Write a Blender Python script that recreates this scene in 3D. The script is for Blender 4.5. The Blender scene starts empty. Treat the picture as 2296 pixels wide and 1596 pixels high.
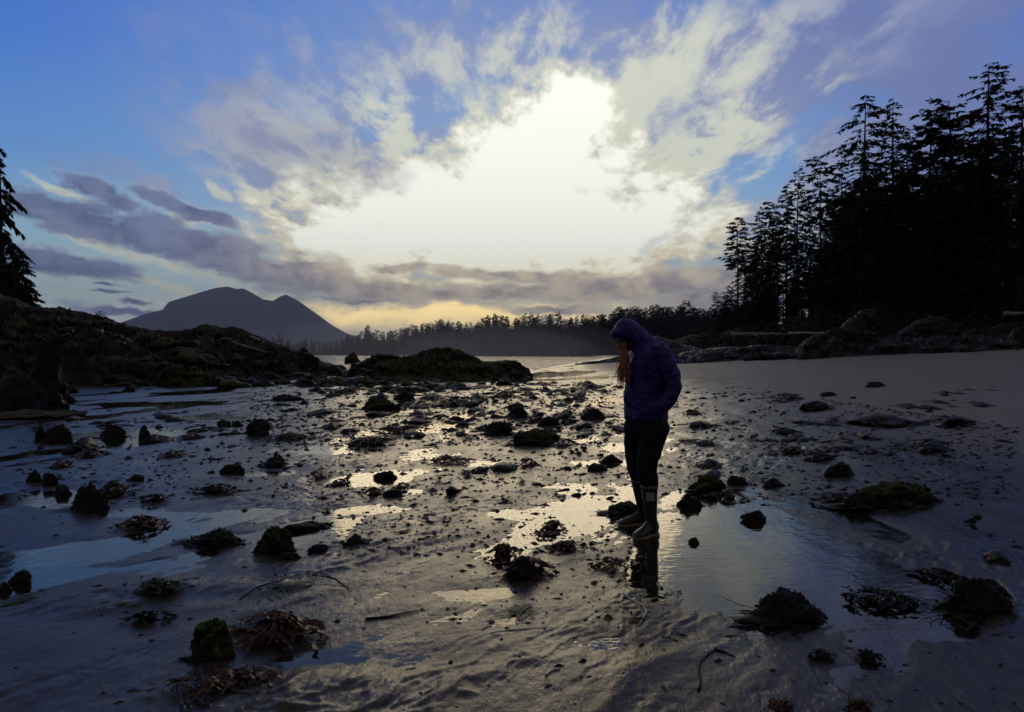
import bpy, math, random
import numpy as np
from mathutils import Vector, Matrix, noise as mnoise
random.seed(7); np.random.seed(7)
S = bpy.context.scene
R = math.radians

# ------------------------------------------------------------------ camera
EYE = 1.40
FPX = 1670.0            # focal length in pixels of a 2295 px wide picture
CX, HY = 1147.5, 791.0  # column straight ahead, row of the horizon
cam_d = bpy.data.cameras.new('camera'); cam = bpy.data.objects.new('camera', cam_d)
S.collection.objects.link(cam); S.camera = cam
cam_d.sensor_width = 36.0; cam_d.lens = 36.0 * FPX / 2295.0
cam_d.clip_start = 0.05; cam_d.clip_end = 30000
cam.location = (0, 0, EYE)
cam.rotation_euler = (R(90) - math.atan((798 - HY) / FPX), 0, 0)

# ------------------------------------------------------------------ exposure, render settings
S.view_settings.view_transform = 'Standard'; S.view_settings.look = 'None'
S.view_settings.exposure = 0.0; S.view_settings.gamma = 1.0
S.view_settings.use_curve_mapping = False
S.render.engine = 'CYCLES'
cy = S.cycles
cy.use_denoising = True
cy.use_adaptive_sampling = True; cy.adaptive_threshold = 0.015; cy.adaptive_min_samples = 8
try: cy.denoiser = 'OPENIMAGEDENOISE'
except Exception: pass
cy.max_bounces = 5; cy.diffuse_bounces = 2; cy.glossy_bounces = 3; cy.transmission_bounces = 3
cy.transparent_max_bounces = 12; cy.volume_bounces = 0
cy.caustics_reflective = False; cy.caustics_refractive = False
cy.volume_step_rate = 1.0

def lin(r, g, b):
    f = lambda c: (c/255/12.92) if c/255 <= 0.04045 else ((c/255+0.055)/1.055)**2.4
    return (f(r), f(g), f(b), 1.0)

class NT:
    """small helper round a node tree"""
    def __init__(s, tree): s.t = tree; s.n = tree.nodes; s.l = tree.links
    def put(s, sock, v):
        if isinstance(v, bpy.types.NodeSocket): s.l.new(v, sock)
        elif v is not None:
            try: sock.default_value = v
            except Exception: sock.default_value = v[:3]
    def node(s, kind, **kw):
        n = s.n.new(kind)
        for k, v in kw.items(): setattr(n, k, v)
        return n
    def m(s, op, a, b=None, c=None, clamp=False):
        n = s.node('ShaderNodeMath', operation=op, use_clamp=clamp)
        s.put(n.inputs[0], a); s.put(n.inputs[1], b); s.put(n.inputs[2], c)
        return n.outputs[0]
    def vm(s, op, a, b=None, out=0):
        n = s.node('ShaderNodeVectorMath', operation=op)
        s.put(n.inputs[0], a)
        if b is not None:
            if op == 'SCALE': s.put(n.inputs[3], b)
            else: s.put(n.inputs[1], b)
        return n.outputs[out]
    def mix(s, f, a, b, blend='MIX'):
        n = s.node('ShaderNodeMix', data_type='RGBA', blend_type=blend)
        s.put(n.inputs[0], f); s.put(n.inputs[6], a); s.put(n.inputs[7], b)
        return n.outputs[2]
    def noise(s, vec, scale, detail=5.0, rough=0.55, out=0, lac=2.0, dist=0.0):
        n = s.node('ShaderNodeTexNoise')
        s.put(n.inputs['Vector'], vec); n.inputs['Scale'].default_value = scale
        n.inputs['Detail'].default_value = detail; n.inputs['Roughness'].default_value = rough
        n.inputs['Lacunarity'].default_value = lac; n.inputs['Distortion'].default_value = dist
        return n.outputs[out]
    def mapping(s, vec, loc=(0,0,0), rot=(0,0,0), sc=(1,1,1)):
        n = s.node('ShaderNodeMapping'); s.put(n.inputs[0], vec)
        n.inputs[1].default_value = loc; n.inputs[2].default_value = rot; n.inputs[3].default_value = sc
        return n.outputs[0]
    def ss(s, x, lo, hi, a=0.0, b=1.0, interp='SMOOTHSTEP'):
        n = s.node('ShaderNodeMapRange', interpolation_type=interp, clamp=True)
        s.put(n.inputs[0], x); n.inputs[1].default_value = lo; n.inputs[2].default_value = hi
        s.put(n.inputs[3], a); s.put(n.inputs[4], b)
        return n.outputs[0]
    def ramp(s, x, stops, interp='LINEAR'):
        n = s.node('ShaderNodeValToRGB'); s.put(n.inputs[0], x)
        cr = n.color_ramp; cr.interpolation = interp
        while len(cr.elements) < len(stops): cr.elements.new(0.5)
        for e, (p, c) in zip(cr.elements, stops): e.position = p; e.color = c
        return n.outputs[0]

# ------------------------------------------------------------------ sky
def px_ang(x, y):
    """angles (azimuth right of +Y, elevation) in degrees of a point of the photograph"""
    dx = x - CX
    return math.degrees(math.atan(dx/FPX)), math.degrees(math.atan((HY - y)/math.hypot(FPX, dx)))

SUN_A, SUN_E = px_ang(1130, 520)
W = bpy.data.worlds.new('World'); S.world = W; W.use_nodes = True
T = NT(W.node_tree); T.n.clear()
co = T.node('ShaderNodeTexCoord').outputs['Generated']
sp = T.node('ShaderNodeSeparateXYZ'); T.put(sp.inputs[0], co)
dx_, dy_, dz_ = sp.outputs
dzc = T.m('MAXIMUM', dz_, 0.0)
az = T.m('MULTIPLY', T.m('ARCTAN2', dx_, dy_), 180/math.pi)
el = T.m('MULTIPLY', T.m('ARCSINE', dzc), 180/math.pi)
cmb = T.node('ShaderNodeCombineXYZ'); T.put(cmb.inputs[0], az); T.put(cmb.inputs[1], el)
AE = cmb.outputs[0]
# point of a cloud deck that the direction pierces (gives streaks their perspective)
inv = T.m('DIVIDE', 1.0, T.m('ADD', dzc, 0.10))
cp = T.node('ShaderNodeCombineXYZ'); T.put(cp.inputs[0], T.m('MULTIPLY', dx_, inv)); T.put(cp.inputs[1], T.m('MULTIPLY', dy_, inv))
DECK = cp.outputs[0]
# warped angular coordinates
w1 = T.vm('SUBTRACT', T.noise(AE, 0.10, 2, 0.5, out=1), (0.5, 0.5, 0.5))
w2 = T.vm('SUBTRACT', T.noise(AE, 0.45, 4, 0.6, out=1), (0.5, 0.5, 0.5))
WP = T.vm('ADD', AE, T.vm('ADD', T.vm('MULTIPLY', w1, (9, 5, 0)), T.vm('MULTIPLY', w2, (3.6, 2.2, 0))))
WPs = T.vm('ADD', AE, T.vm('MULTIPLY', w2, (2.0, 1.3, 0)))

_last = None
def blob(x, y, rx, ry, rot=0, vec=None, lo=1.0, hi=0.0):
    """soft ellipse round a sky direction; x, y, rx, ry measured in the photograph, rot in degrees (rising to the right)"""
    a, e = px_ang(x, y)
    k = math.degrees(1/FPX) * math.cos(R(a))**1.0
    global _last
    v_ = vec if vec is not None else WP
    if _last is not None:      # evaluate one after the other: keeps the shader's memory small
        ma = T.node('ShaderNodeVectorMath', operation='MULTIPLY_ADD'); T.put(ma.inputs[0], _last); ma.inputs[1].default_value = (1e-6,1e-6,0); T.put(ma.inputs[2], v_); v_ = ma.outputs[0]
    n = T.node('ShaderNodeMapping', vector_type='TEXTURE')
    T.put(n.inputs[0], v_)
    n.inputs[1].default_value = (a, e, 0); n.inputs[2].default_value = (0, 0, R(rot)); n.inputs[3].default_value = (rx*k, ry*k, 1)
    ln = T.vm('LENGTH', n.outputs[0], out=1)
    _last = T.ss(ln, 0.0, lo*1.35, 1.0, 0.0)
    return _last
def union(bl):
    o = bl[0]
    for b in bl[1:]: o = T.m('MAXIMUM', o, b)
    return o
def add(bl):
    o = bl[0]
    for b in bl[1:]: o = T.m('ADD', o, b)
    return o

# clear sky: Nishita, graded by a ramp over elevation as the photograph grades it
nish = T.node('ShaderNodeTexSky', sky_type='NISHITA'); nish.sun_disc = False
nish.sun_elevation = R(SUN_E); nish.sun_rotation = R(SUN_A); nish.air_density = 1.2; nish.dust_density = 0.6; nish.ozone_density = 2.5
nish.altitude = 0
nsky = T.vm('SCALE', nish.outputs[0], 0.10)
clear = T.ramp(T.m('DIVIDE', el, 60.0, clamp=True), [
    (0.00, lin(226,224,214)), (0.05, lin(206,226,226)), (0.12, lin(158,200,224)), (0.22, lin(88,152,228)),
    (0.33, lin(60,122,222)), (0.48, lin(52,104,212)), (0.75, lin(46,82,160)), (1.0, lin(34,58,120))])
clear = T.mix(0.12, clear, nsky)
# paler towards the sun
sunw = blob(1150, 520, 950, 700, 0, AE)
clear = T.mix(T.m('MULTIPLY', sunw, 0.55), clear, lin(168,198,222))
# bluer, dimmer away from it (dusk side)
away = T.ss(T.m('ABSOLUTE', az), 45, 110)
clear = T.mix(T.m('MULTIPLY', away, 0.85), clear, lin(38,52,94))

n_big = T.noise(T.mapping(DECK, rot=(0,0,R(-10)), sc=(1.3,0.85,1)), 1.5, 7, 0.58, dist=0.2)
n_strk = T.noise(T.mapping(DECK, rot=(0,0,R(-14)), sc=(3.0,1.2,1)), 1.9, 8, 0.66, dist=0.25)
n_flat = T.noise(T.mapping(AE, sc=(0.30,1.2,1)), 0.7, 5, 0.6)
n_puff = T.noise(T.mapping(AE, sc=(0.8,1.15,1)), 0.42, 7, 0.60)
near_sun = blob(1150, 520, 820, 560, 0, AE)

# 1 high veil, lilac away from the sun and cream close to it
veil_l = add([
    T.m('MULTIPLY', blob(1350, 90, 950, 260, -4), 1.15),
    T.m('MULTIPLY', blob(2150, 330, 620, 420, 0), 1.2),
    T.m('MULTIPLY', blob(850, 330, 520, 220, 6), 0.9),
    T.m('MULTIPLY', blob(1600, 300, 620, 200, 25), 0.9),
    T.m('MULTIPLY', blob(170, 340, 330, 60, -32), 1.0),
    T.m('MULTIPLY', blob(320, 160, 180, 170, -50), 0.6),
    T.m('MULTIPLY', blob(620, 350, 190, 110, -50), 0.9),
    T.m('MULTIPLY', blob(760, 470, 360, 130, -15), 0.9),
    T.m('MULTIPLY', blob(1750, 540, 480, 140, 12), 1.1),
    T.m('MULTIPLY', blob(150, 690, 340, 45, 4), 0.8),
    T.m('MULTIPLY', blob(100, 200, 420, 260, 0), -0.45),
    T.m('MULTIPLY', blob(1650, 400, 300, 55, 22), -1.0),
    T.m('MULTIPLY', blob(1060, 235, 260, 60, 5), -0.8),
    T.m('MULTIPLY', blob(1850, 260, 280, 60, 30), -0.5),
])
veil_n = T.m('ADD', T.m('MULTIPLY', T.m('SUBTRACT', n_big, 0.5), 3.2), T.m('MULTIPLY', T.m('ADD', T.m('SUBTRACT', n_strk, 0.5), T.m('SUBTRACT', n_puff, 0.5)), 1.6))
veil_n = T.m('MULTIPLY', veil_n, T.ss(veil_l, -0.1, 0.6, 0.2, 1.0))
veil = T.ss(T.m('ADD', veil_l, veil_n), 0.10, 1.50)
side = T.ss(az, -10, 28)
veil_far = T.mix(side, lin(134,150,196), lin(118,131,182))
veil_lit = T.mix(T.ss(T.m('ADD', n_strk, T.m('MULTIPLY', n_big, 0.6)), 0.70, 0.88), lin(156,164,198), lin(206,209,208))
veil_c = T.mix(T.ss(near_sun, 0.04, 0.60), veil_far, veil_lit)
sky = T.mix(T.m('MULTIPLY', veil, 0.88), clear, veil_c)

# 2 bright streaks of cirrus fanning out of the glow
st_l = union([
    T.m('MULTIPLY', blob(1560, 330, 460, 110, 30), 1.0),
    T.m('MULTIPLY', blob(1600, 420, 330, 60, 24), 0.8),
    T.m('MULTIPLY', blob(1350, 250, 360, 90, 42), 1.0),
    T.m('MULTIPLY', blob(860, 290, 110, 150, 10), 0.95),
    T.m('MULTIPLY', blob(960, 330, 330, 130, 0), 0.6),
    T.m('MULTIPLY', blob(1450, 130, 950, 230, 8), 0.62),
    T.m('MULTIPLY', blob(700, 480, 200, 75, -25), 1.0),
    T.m('MULTIPLY', blob(1480, 550, 230, 70, 10), 0.95),
    T.m('MULTIPLY', blob(1840, 195, 130, 26, 10, WPs), 0.85),
    T.m('MULTIPLY', blob(1950, 75, 120, 26, 20, WPs), 0.55),
])
st_s = union([
    T.m('MULTIPLY', blob(490, 428, 40, 20, -35, WPs), 1.2),
    T.m('MULTIPLY', blob(130, 425, 85, 14, -24, WPs), 1.1),
    T.m('MULTIPLY', blob(235, 445, 60, 14, -20, WPs), 1.1),
    T.m('MULTIPLY', blob(430, 490, 65, 18, -10, WPs), 0.85),
    T.m('MULTIPLY', blob(175, 520, 180, 24, -24, WPs), 1.0),
    T.m('MULTIPLY', blob(330, 580, 180, 20, -20, WPs), 1.0),
    T.m('MULTIPLY', blob(470, 615, 120, 16, -20, WPs), 0.8),
    T.m('MULTIPLY', blob(400, 650, 160, 15, -18, WPs), 0.8),
    T.m('MULTIPLY', blob(560, 655, 120, 14, -14, WPs), 1.0),
])
st_n = T.ss(T.m('ADD', n_strk, T.m('MULTIPLY', T.m('SUBTRACT', n_big, 0.5), 0.7)), 0.30, 0.70, 0.15, 1.6)
streak = T.ss(T.m('MULTIPLY', st_l, st_n), 0.16, 0.95)
sky = T.mix(T.m('MULTIPLY', streak, 0.88), sky, T.mix(T.ss(near_sun, 0.0, 0.35), lin(176,184,210), lin(232,235,216)))
st2 = T.ss(T.m('MULTIPLY', st_s, T.ss(n_puff, 0.3, 0.65, 0.4, 1.4)), 0.15, 0.9)
sky = T.mix(T.m('MULTIPLY', st2, 0.75), sky, lin(226,228,206))

# 3 low bank and yellow horizon
hz = blob(1120, 735, 760, 84, 0, AE)
sky = T.mix(T.m('MULTIPLY', T.ss(hz, 0.0, 0.6), 0.80), sky, T.mix(T.ss(n_flat, 0.35, 0.65), lin(218,206,186), (1.35,1.10,0.66,1)))
hz2 = T.m('ADD', blob(990, 700, 470, 34, 0), T.m('MULTIPLY', T.m('SUBTRACT', n_flat, 0.5), 1.6))
sky = T.mix(T.m('MULTIPLY', T.m('MULTIPLY', T.ss(hz2, 0.15, 1.0), T.ss(hz, .15, .5)), 0.9), sky, (2.3,1.72,0.70,1))

# 4 the glow where the sun stands behind the cloud
gl = union([blob(1120, 505, 520, 150, 0), blob(1190, 400, 230, 180, 0), blob(1262, 290, 110, 150, -12),
            blob(820, 545, 220, 72, -8), blob(1380, 530, 210, 85, 6)])
gl_s = T.m('ADD', gl, T.m('ADD', T.m('MULTIPLY', T.m('SUBTRACT', n_puff, 0.5), 1.2), T.m('MULTIPLY', T.m('SUBTRACT', n_strk, 0.5), 1.5)))
gg = T.ss(gl, 0.02, 0.22)
sky = T.mix(T.m('MULTIPLY', T.m('MULTIPLY', T.ss(gl_s, -0.10, 0.36), gg), 0.85), sky, T.mix(T.ss(el, 5, 14), (1.0,0.84,0.52,1), lin(238,236,212)))
glow_c = T.mix(T.ss(el, 3.0, 8.5), (1.55,1.32,0.78,1), (1.24,1.27,1.13,1))
sky = T.mix(T.m('MULTIPLY', T.ss(gl_s, 0.20, 0.56), gg), sky, glow_c)

# 5 dark lower clouds: the long band and its fragments
dk_l = union([
    blob(150, 485, 190, 44, -18, WPs), blob(330, 525, 230, 56, -16, WPs), blob(480, 560, 200, 66, -14, WPs), blob(620, 612, 210, 62, -14, WPs),
    blob(720, 625, 130, 62, -20, WPs), blob(850, 650, 230, 32, -3, WPs), blob(1120, 655, 360, 24, 1, WPs), blob(1200, 620, 250, 20, -3, WPs), blob(1420, 645, 400, 40, 2, WPs), blob(1560, 625, 200, 40, 4, WPs),
    blob(1640, 665, 320, 44, 0, WPs), blob(890, 602, 90, 15, 0, WPs), blob(1010, 605, 44, 20, 0, WPs), blob(120, 590, 250, 38, -3, WPs), blob(60, 572, 120, 30, 0, WPs),
    blob(420, 470, 160, 24, -18, WPs), blob(250, 445, 150, 30, -20, WPs), blob(50, 470, 100, 32, -15, WPs),
    blob(245, 655, 65, 8, 0, WPs), blob(300, 675, 50, 12, 0, WPs), blob(290, 700, 140, 14, 0, WPs), blob(1250, 695, 150, 15, 0, WPs), blob(1560, 700, 260, 18, 0, WPs),
    blob(240, 637, 40, 7, 0, WPs), blob(800, 672, 150, 11, 0, WPs)])
dk_n = T.m('ADD', T.m('MULTIPLY', T.m('SUBTRACT', n_puff, 0.5), 1.5), T.m('MULTIPLY', T.m('SUBTRACT', n_flat, 0.5), 1.3))
dk_s = T.m('ADD', dk_l, dk_n)
dk_warm = blob(1180, 590, 700, 170, 0, AE)
warm = T.ss(dk_warm, 0.0, 0.75)
# sunlit fringe, then the body
gate = T.ss(dk_l, 0.02, 0.2)
rim = T.m('MULTIPLY', T.m('MULTIPLY', T.ss(dk_s, 0.12, 0.34), gate), T.m('ADD', T.m('MULTIPLY', near_sun, 0.8), 0.1))
sky = T.mix(T.m('MULTIPLY', rim, 0.5), sky, lin(236,232,204))
dark = T.m('MULTIPLY', T.ss(dk_s, 0.22, 0.72), gate)
dk_c = T.mix(T.ss(n_puff, 0.34, 0.62), lin(86,96,142), lin(122,134,176))
dk_c = T.mix(warm, dk_c, T.mix(T.ss(n_puff, 0.36, 0.62), lin(172,158,158), lin(238,222,192)))
sky = T.mix(T.m('MULTIPLY', dark, 0.92), sky, dk_c)
# grey-brown patches in the veil left of the glow
gp = T.ss(T.m('ADD', union([blob(680, 350, 200, 100, -10), blob(810, 415, 150, 55, 10), blob(560, 210, 80, 40, 0), blob(1480, 560, 50, 20, 20)]), T.m('MULTIPLY', T.m('SUBTRACT', n_puff, 0.5), 1.4)), 0.2, 0.9)
sky = T.mix(T.m('MULTIPLY', gp, 0.32), sky, lin(158,160,178))
# even grey cloud added out of view, overhead and behind, to neutralise the light
deckm = T.m('MAXIMUM', T.ss(el, 29, 46), T.ss(T.m('ABSOLUTE', az), 48, 85))
dk_o = T.mix(T.ss(n_big, 0.35, 0.65), lin(112,110,112), lin(138,136,138))
dk_o = T.mix(T.ss(T.m('ABSOLUTE', az), 60, 130), dk_o, lin(92,89,90))
sky = T.mix(T.m('MULTIPLY', deckm, 0.92), sky, dk_o)
# below the horizon
sky = T.mix(T.ss(dz_, -0.08, -0.012, 1.0, 0.0), sky, lin(70,72,80))
bg = T.node('ShaderNodeBackground'); T.put(bg.inputs[0], sky); bg.inputs[1].default_value = 1.0
wo = T.node('ShaderNodeOutputWorld'); T.l.new(bg.outputs[0], wo.inputs[0])
W.cycles.sampling_method = 'MANUAL'; W.cycles.sample_map_resolution = 512

# ------------------------------------------------------------------ sun, veiled by cloud
sun_d = bpy.data.lights.new('sun', 'SUN'); sun = bpy.data.objects.new('sun', sun_d); S.collection.objects.link(sun)
sun_d.energy = 0.38; sun_d.angle = R(26); sun_d.color = (1.0, 0.74, 0.38)
sv = Vector((math.sin(R(SUN_A))*math.cos(R(SUN_E)), math.cos(R(SUN_A))*math.cos(R(SUN_E)), math.sin(R(SUN_E))))
sun.rotation_euler = sv.to_track_quat('Z', 'Y').to_euler(); sun.location = sv*50

# ================================================================== helpers
COL = S.collection
def _hash(ix, iy, seed):
    h = (ix.astype(np.int64)*374761393 + iy.astype(np.int64)*668265263 + seed*974711) & 0xffffffff
    h = ((h ^ (h >> 13))*1274126177) & 0xffffffff
    h = (h ^ (h >> 16)) & 0xffffffff
    return h
_ANG = np.linspace(0, 2*math.pi, 256, endpoint=False); _CA, _SA = np.cos(_ANG), np.sin(_ANG)
def perlin(x, y, seed=0):
    x = np.asarray(x, float); y = np.asarray(y, float)
    ix = np.floor(x); iy = np.floor(y); fx = x-ix; fy = y-iy
    ux = fx*fx*fx*(fx*(fx*6-15)+10); uy = fy*fy*fy*(fy*(fy*6-15)+10)
    ix = ix.astype(np.int64); iy = iy.astype(np.int64)
    def g(i, j, a, b):
        k = _hash(i, j, seed) & 255
        return _CA[k]*a + _SA[k]*b
    n00 = g(ix, iy, fx, fy); n10 = g(ix+1, iy, fx-1, fy); n01 = g(ix, iy+1, fx, fy-1); n11 = g(ix+1, iy+1, fx-1, fy-1)
    return ((n00*(1-ux)+n10*ux)*(1-uy) + (n01*(1-ux)+n11*ux)*uy)*1.5
def fbm(x, y, oct=4, seed=0, gain=0.5, lac=2.03):
    o = 0; a = 1; t = 0
    for i in range(oct):
        o = o + a*perlin(x, y, seed+i*17); t += a; a *= gain; x = x*lac+3.1; y = y*lac-1.7
    return o/t
def ridged(x, y, oct=4, seed=0, gain=0.5):
    o = 0; a = 1; t = 0
    for i in range(oct):
        o = o + a*(1-2*np.abs(perlin(x, y, seed+i*17))); t += a; a *= gain; x = x*2.07+5.3; y = y*2.07+1.1
    return o/t
def sstep(x, a, b):
    t = np.clip((np.asarray(x, float)-a)/(b-a), 0, 1); return t*t*(3-2*t)

def mesh_np(name, verts, faces, mats=(), smooth=True, fmat=None):
    """mesh from arrays; faces is an (n,3) or (n,4) array"""
    me = bpy.data.meshes.new(name)
    verts = np.asarray(verts, np.float32); faces = np.asarray(faces, np.int32)
    k = faces.shape[1]
    me.vertices.add(len(verts)); me.vertices.foreach_set('co', verts.ravel())
    me.loops.add(faces.size); me.loops.foreach_set('vertex_index', faces.ravel())
    me.polygons.add(len(faces)); me.polygons.foreach_set('loop_start', np.arange(0, faces.size, k, dtype=np.int32))
    if smooth: me.polygons.foreach_set('use_smooth', np.ones(len(faces), bool))
    for m in mats: me.materials.append(m)
    if fmat is not None: me.polygons.foreach_set('material_index', np.asarray(fmat, np.int32))
    me.update(calc_edges=True); me.validate()
    return me
def grid_faces(nr, nc, wrap=False):
    i = np.arange(nr-1)[:, None]; j = np.arange(nc if wrap else nc-1)[None, :]
    a = i*nc + j; b = i*nc + (j+1) % nc; c = (i+1)*nc + (j+1) % nc; d = (i+1)*nc + j
    return np.stack([a, b, c, d], -1).reshape(-1, 4)
def link(name, me, parent=None, loc=None, rot=None, sc=None):
    o = bpy.data.objects.new(name, me); COL.objects.link(o)
    if parent is not None: o.parent = parent
    if loc is not None: o.location = loc
    if rot is not None: o.rotation_euler = rot
    if sc is not None: o.scale = sc if hasattr(sc, '__len__') else (sc, sc, sc)
    return o
def tag(o, label=None, cat=None, group=None, kind=None):
    if label: o['label'] = label
    if cat: o['category'] = cat
    if group: o['group'] = group
    if kind: o['kind'] = kind
    return o
def empty(name, loc, rz=0.0, sc=1.0):
    o = bpy.data.objects.new(name, None); COL.objects.link(o)
    o.location = loc; o.rotation_euler = (0, 0, rz); o.scale = (sc, sc, sc) if not hasattr(sc, '__len__') else sc
    o.empty_display_size = 0.1
    return o
class MB:
    """collects shapes and links them as one mesh"""
    def __init__(s): s.v = []; s.f = []
    def add(s, v, f):
        k = len(s.v); s.v.extend([tuple(p) for p in v]); s.f.extend([tuple(i+k for i in q) for q in f])
    def tube(s, pts, rad, n=8, cap=True, flat=1.0):
        pts = [Vector(p) for p in pts]; rad = rad if hasattr(rad, '__len__') else [rad]*len(pts)
        v = []; f = []
        a = None
        for i, p in enumerate(pts):
            t = (pts[min(i+1, len(pts)-1)] - pts[max(i-1, 0)])
            t = t.normalized() if t.length > 1e-9 else Vector((0,0,1))
            if a is None: a = t.orthogonal().normalized() if abs(t.z) > .95 else t.cross(Vector((0,0,1))).normalized()
            else:
                a = a - t*a.dot(t); a = a.normalized() if a.length > 1e-5 else t.orthogonal().normalized()
            b = a.cross(t).normalized()
            for k in range(n):
                q = 2*math.pi*k/n
                v.append(p + a*math.cos(q)*rad[i] + b*math.sin(q)*rad[i]*flat)
        for i in range(len(pts)-1):
            for k in range(n):
                f.append((i*n+k, i*n+(k+1) % n, (i+1)*n+(k+1) % n, (i+1)*n+k))
        if cap: f.append(tuple(range(n-1, -1, -1))); f.append(tuple((len(pts)-1)*n+k for k in range(n)))
        s.add(v, f)
    def mesh(s, name, mat, smooth=True):
        me = bpy.data.meshes.new(name); me.from_pydata([tuple(p) for p in s.v], [], s.f)
        if mat: me.materials.append(mat)
        if smooth: me.polygons.foreach_set('use_smooth', [True]*len(me.polygons))
        me.update(); return me

# ---------------------------------------------------------------- materials
def new_mat(name):
    m = bpy.data.materials.new(name); m.use_nodes = True
    t = NT(m.node_tree); t.n.clear()
    out = t.node('ShaderNodeOutputMaterial'); p = t.node('ShaderNodeBsdfPrincipled'); t.l.new(p.outputs[0], out.inputs[0])
    return m, t, p, out
def bump(t, h, strength, dist, p):
    b = t.node('ShaderNodeBump'); b.inputs['Strength'].default_value = strength; b.inputs['Distance'].default_value = dist
    t.put(b.inputs['Height'], h); t.l.new(b.outputs[0], p.inputs['Normal']); return b

# wet sand
M_sand, t, p, o_ = new_mat('wet_sand')
g = t.node('ShaderNodeNewGeometry').outputs['Position']
aw = t.node('ShaderNodeAttribute', attribute_name='wet'); wet = aw.outputs['Fac']
grain = t.noise(g, 90, 3, 0.7); blot = t.noise(t.mapping(g, rot=(0,0,R(-35)), sc=(1.6,0.6,1)), 1.6, 5, 0.6); mid = t.noise(t.mapping(g, rot=(0,0,R(-38)), sc=(2.2,0.8,1)), 7, 5, 0.65)
fl = t.noise(g, 26, 4, 0.7)
c = t.mix(t.ss(blot, 0.35, 0.65), (0.038,0.029,0.019,1), (0.064,0.049,0.034,1))
c = t.mix(t.ss(mid, 0.35, 0.7, 0, 0.5), c, (0.026,0.020,0.015,1))
c = t.mix(t.ss(grain, 0.5, 0.72, 0, 0.55), c, (0.10,0.085,0.07,1))
dry = t.mix(t.ss(grain, 0.3, 0.7), (0.165,0.142,0.115,1), (0.26,0.225,0.185,1))
c = t.mix(wet, dry, c)
t.put(p.inputs['Base Color'], c)
t.put(p.inputs['Roughness'], t.m('ADD', t.m('ADD', t.m('MULTIPLY', t.m('SUBTRACT', 1.0, wet), 0.30), 0.22), t.m('MULTIPLY', t.ss(blot, 0.3, 0.7), 0.16)))
p.inputs['IOR'].default_value = 1.38
sub = t.node('ShaderNodeAttribute', attribute_name='under_water').outputs['Fac']
t.put(p.inputs['Specular IOR Level'], t.m('MULTIPLY', t.m('SUBTRACT', 1.0, sub), 0.33))
hh = t.m('ADD', t.m('ADD', t.m('MULTIPLY', mid, 0.55), t.m('MULTIPLY', fl, 0.14)), t.m('MULTIPLY', grain, 0.06))
bump(t, hh, 0.7, 0.026, p)

# water film over the sand
def water_mat(name, body, ripples, strength, dist, rough=0.03):
    m = bpy.data.materials.new(name); m.use_nodes = True
    t = NT(m.node_tree); t.n.clear()
    out = t.node('ShaderNodeOutputMaterial'); g = t.node('ShaderNodeNewGeometry').outputs['Position']
    h = None
    for (sc, mp, w) in ripples:
        n = t.m('MULTIPLY', t.noise(t.mapping(g, rot=(0,0,R(mp[2])), sc=(mp[0],mp[1],1)), sc, 3, 0.55), w)
        h = n if h is None else t.m('ADD', h, n)
    b = t.node('ShaderNodeBump'); b.inputs['Strength'].default_value = strength; b.inputs['Distance'].default_value = dist; t.put(b.inputs['Height'], h)
    fr = t.node('ShaderNodeFresnel'); fr.inputs['IOR'].default_value = 1.33; t.l.new(b.outputs[0], fr.inputs['Normal'])
    gl = t.node('ShaderNodeBsdfGlossy'); gl.inputs['Roughness'].default_value = rough; t.l.new(b.outputs[0], gl.inputs['Normal'])
    gl.inputs['Color'].default_value = (1,1,1,1)
    mx = t.node('ShaderNodeMixShader'); t.l.new(fr.outputs[0], mx.inputs[0]); t.l.new(body(t).outputs[0], mx.inputs[1]); t.l.new(gl.outputs[0], mx.inputs[2])
    t.l.new(mx.outputs[0], out.inputs[0])
    return m
def clearbody(t):
    n = t.node('ShaderNodeBsdfTransparent'); n.inputs[0].default_value = (0.80,0.82,0.80,1); return n
def seabody(t):
    n = t.node('ShaderNodeBsdfDiffuse'); n.inputs[0].default_value = (0.03,0.045,0.045,1); return n
M_film = water_mat('shallow_water', clearbody, [(3.0,(1.6,0.7,-30),1.0),(11,(0.7,1.7,-38),0.40)], 0.32, 0.012, 0.02)
M_sea = water_mat('sea_water', seabody, [(0.35,(0.5,1.6,0),1.0),(1.6,(0.6,1.5,0),0.35)], 1.0, 0.5, 0.08)

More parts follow.
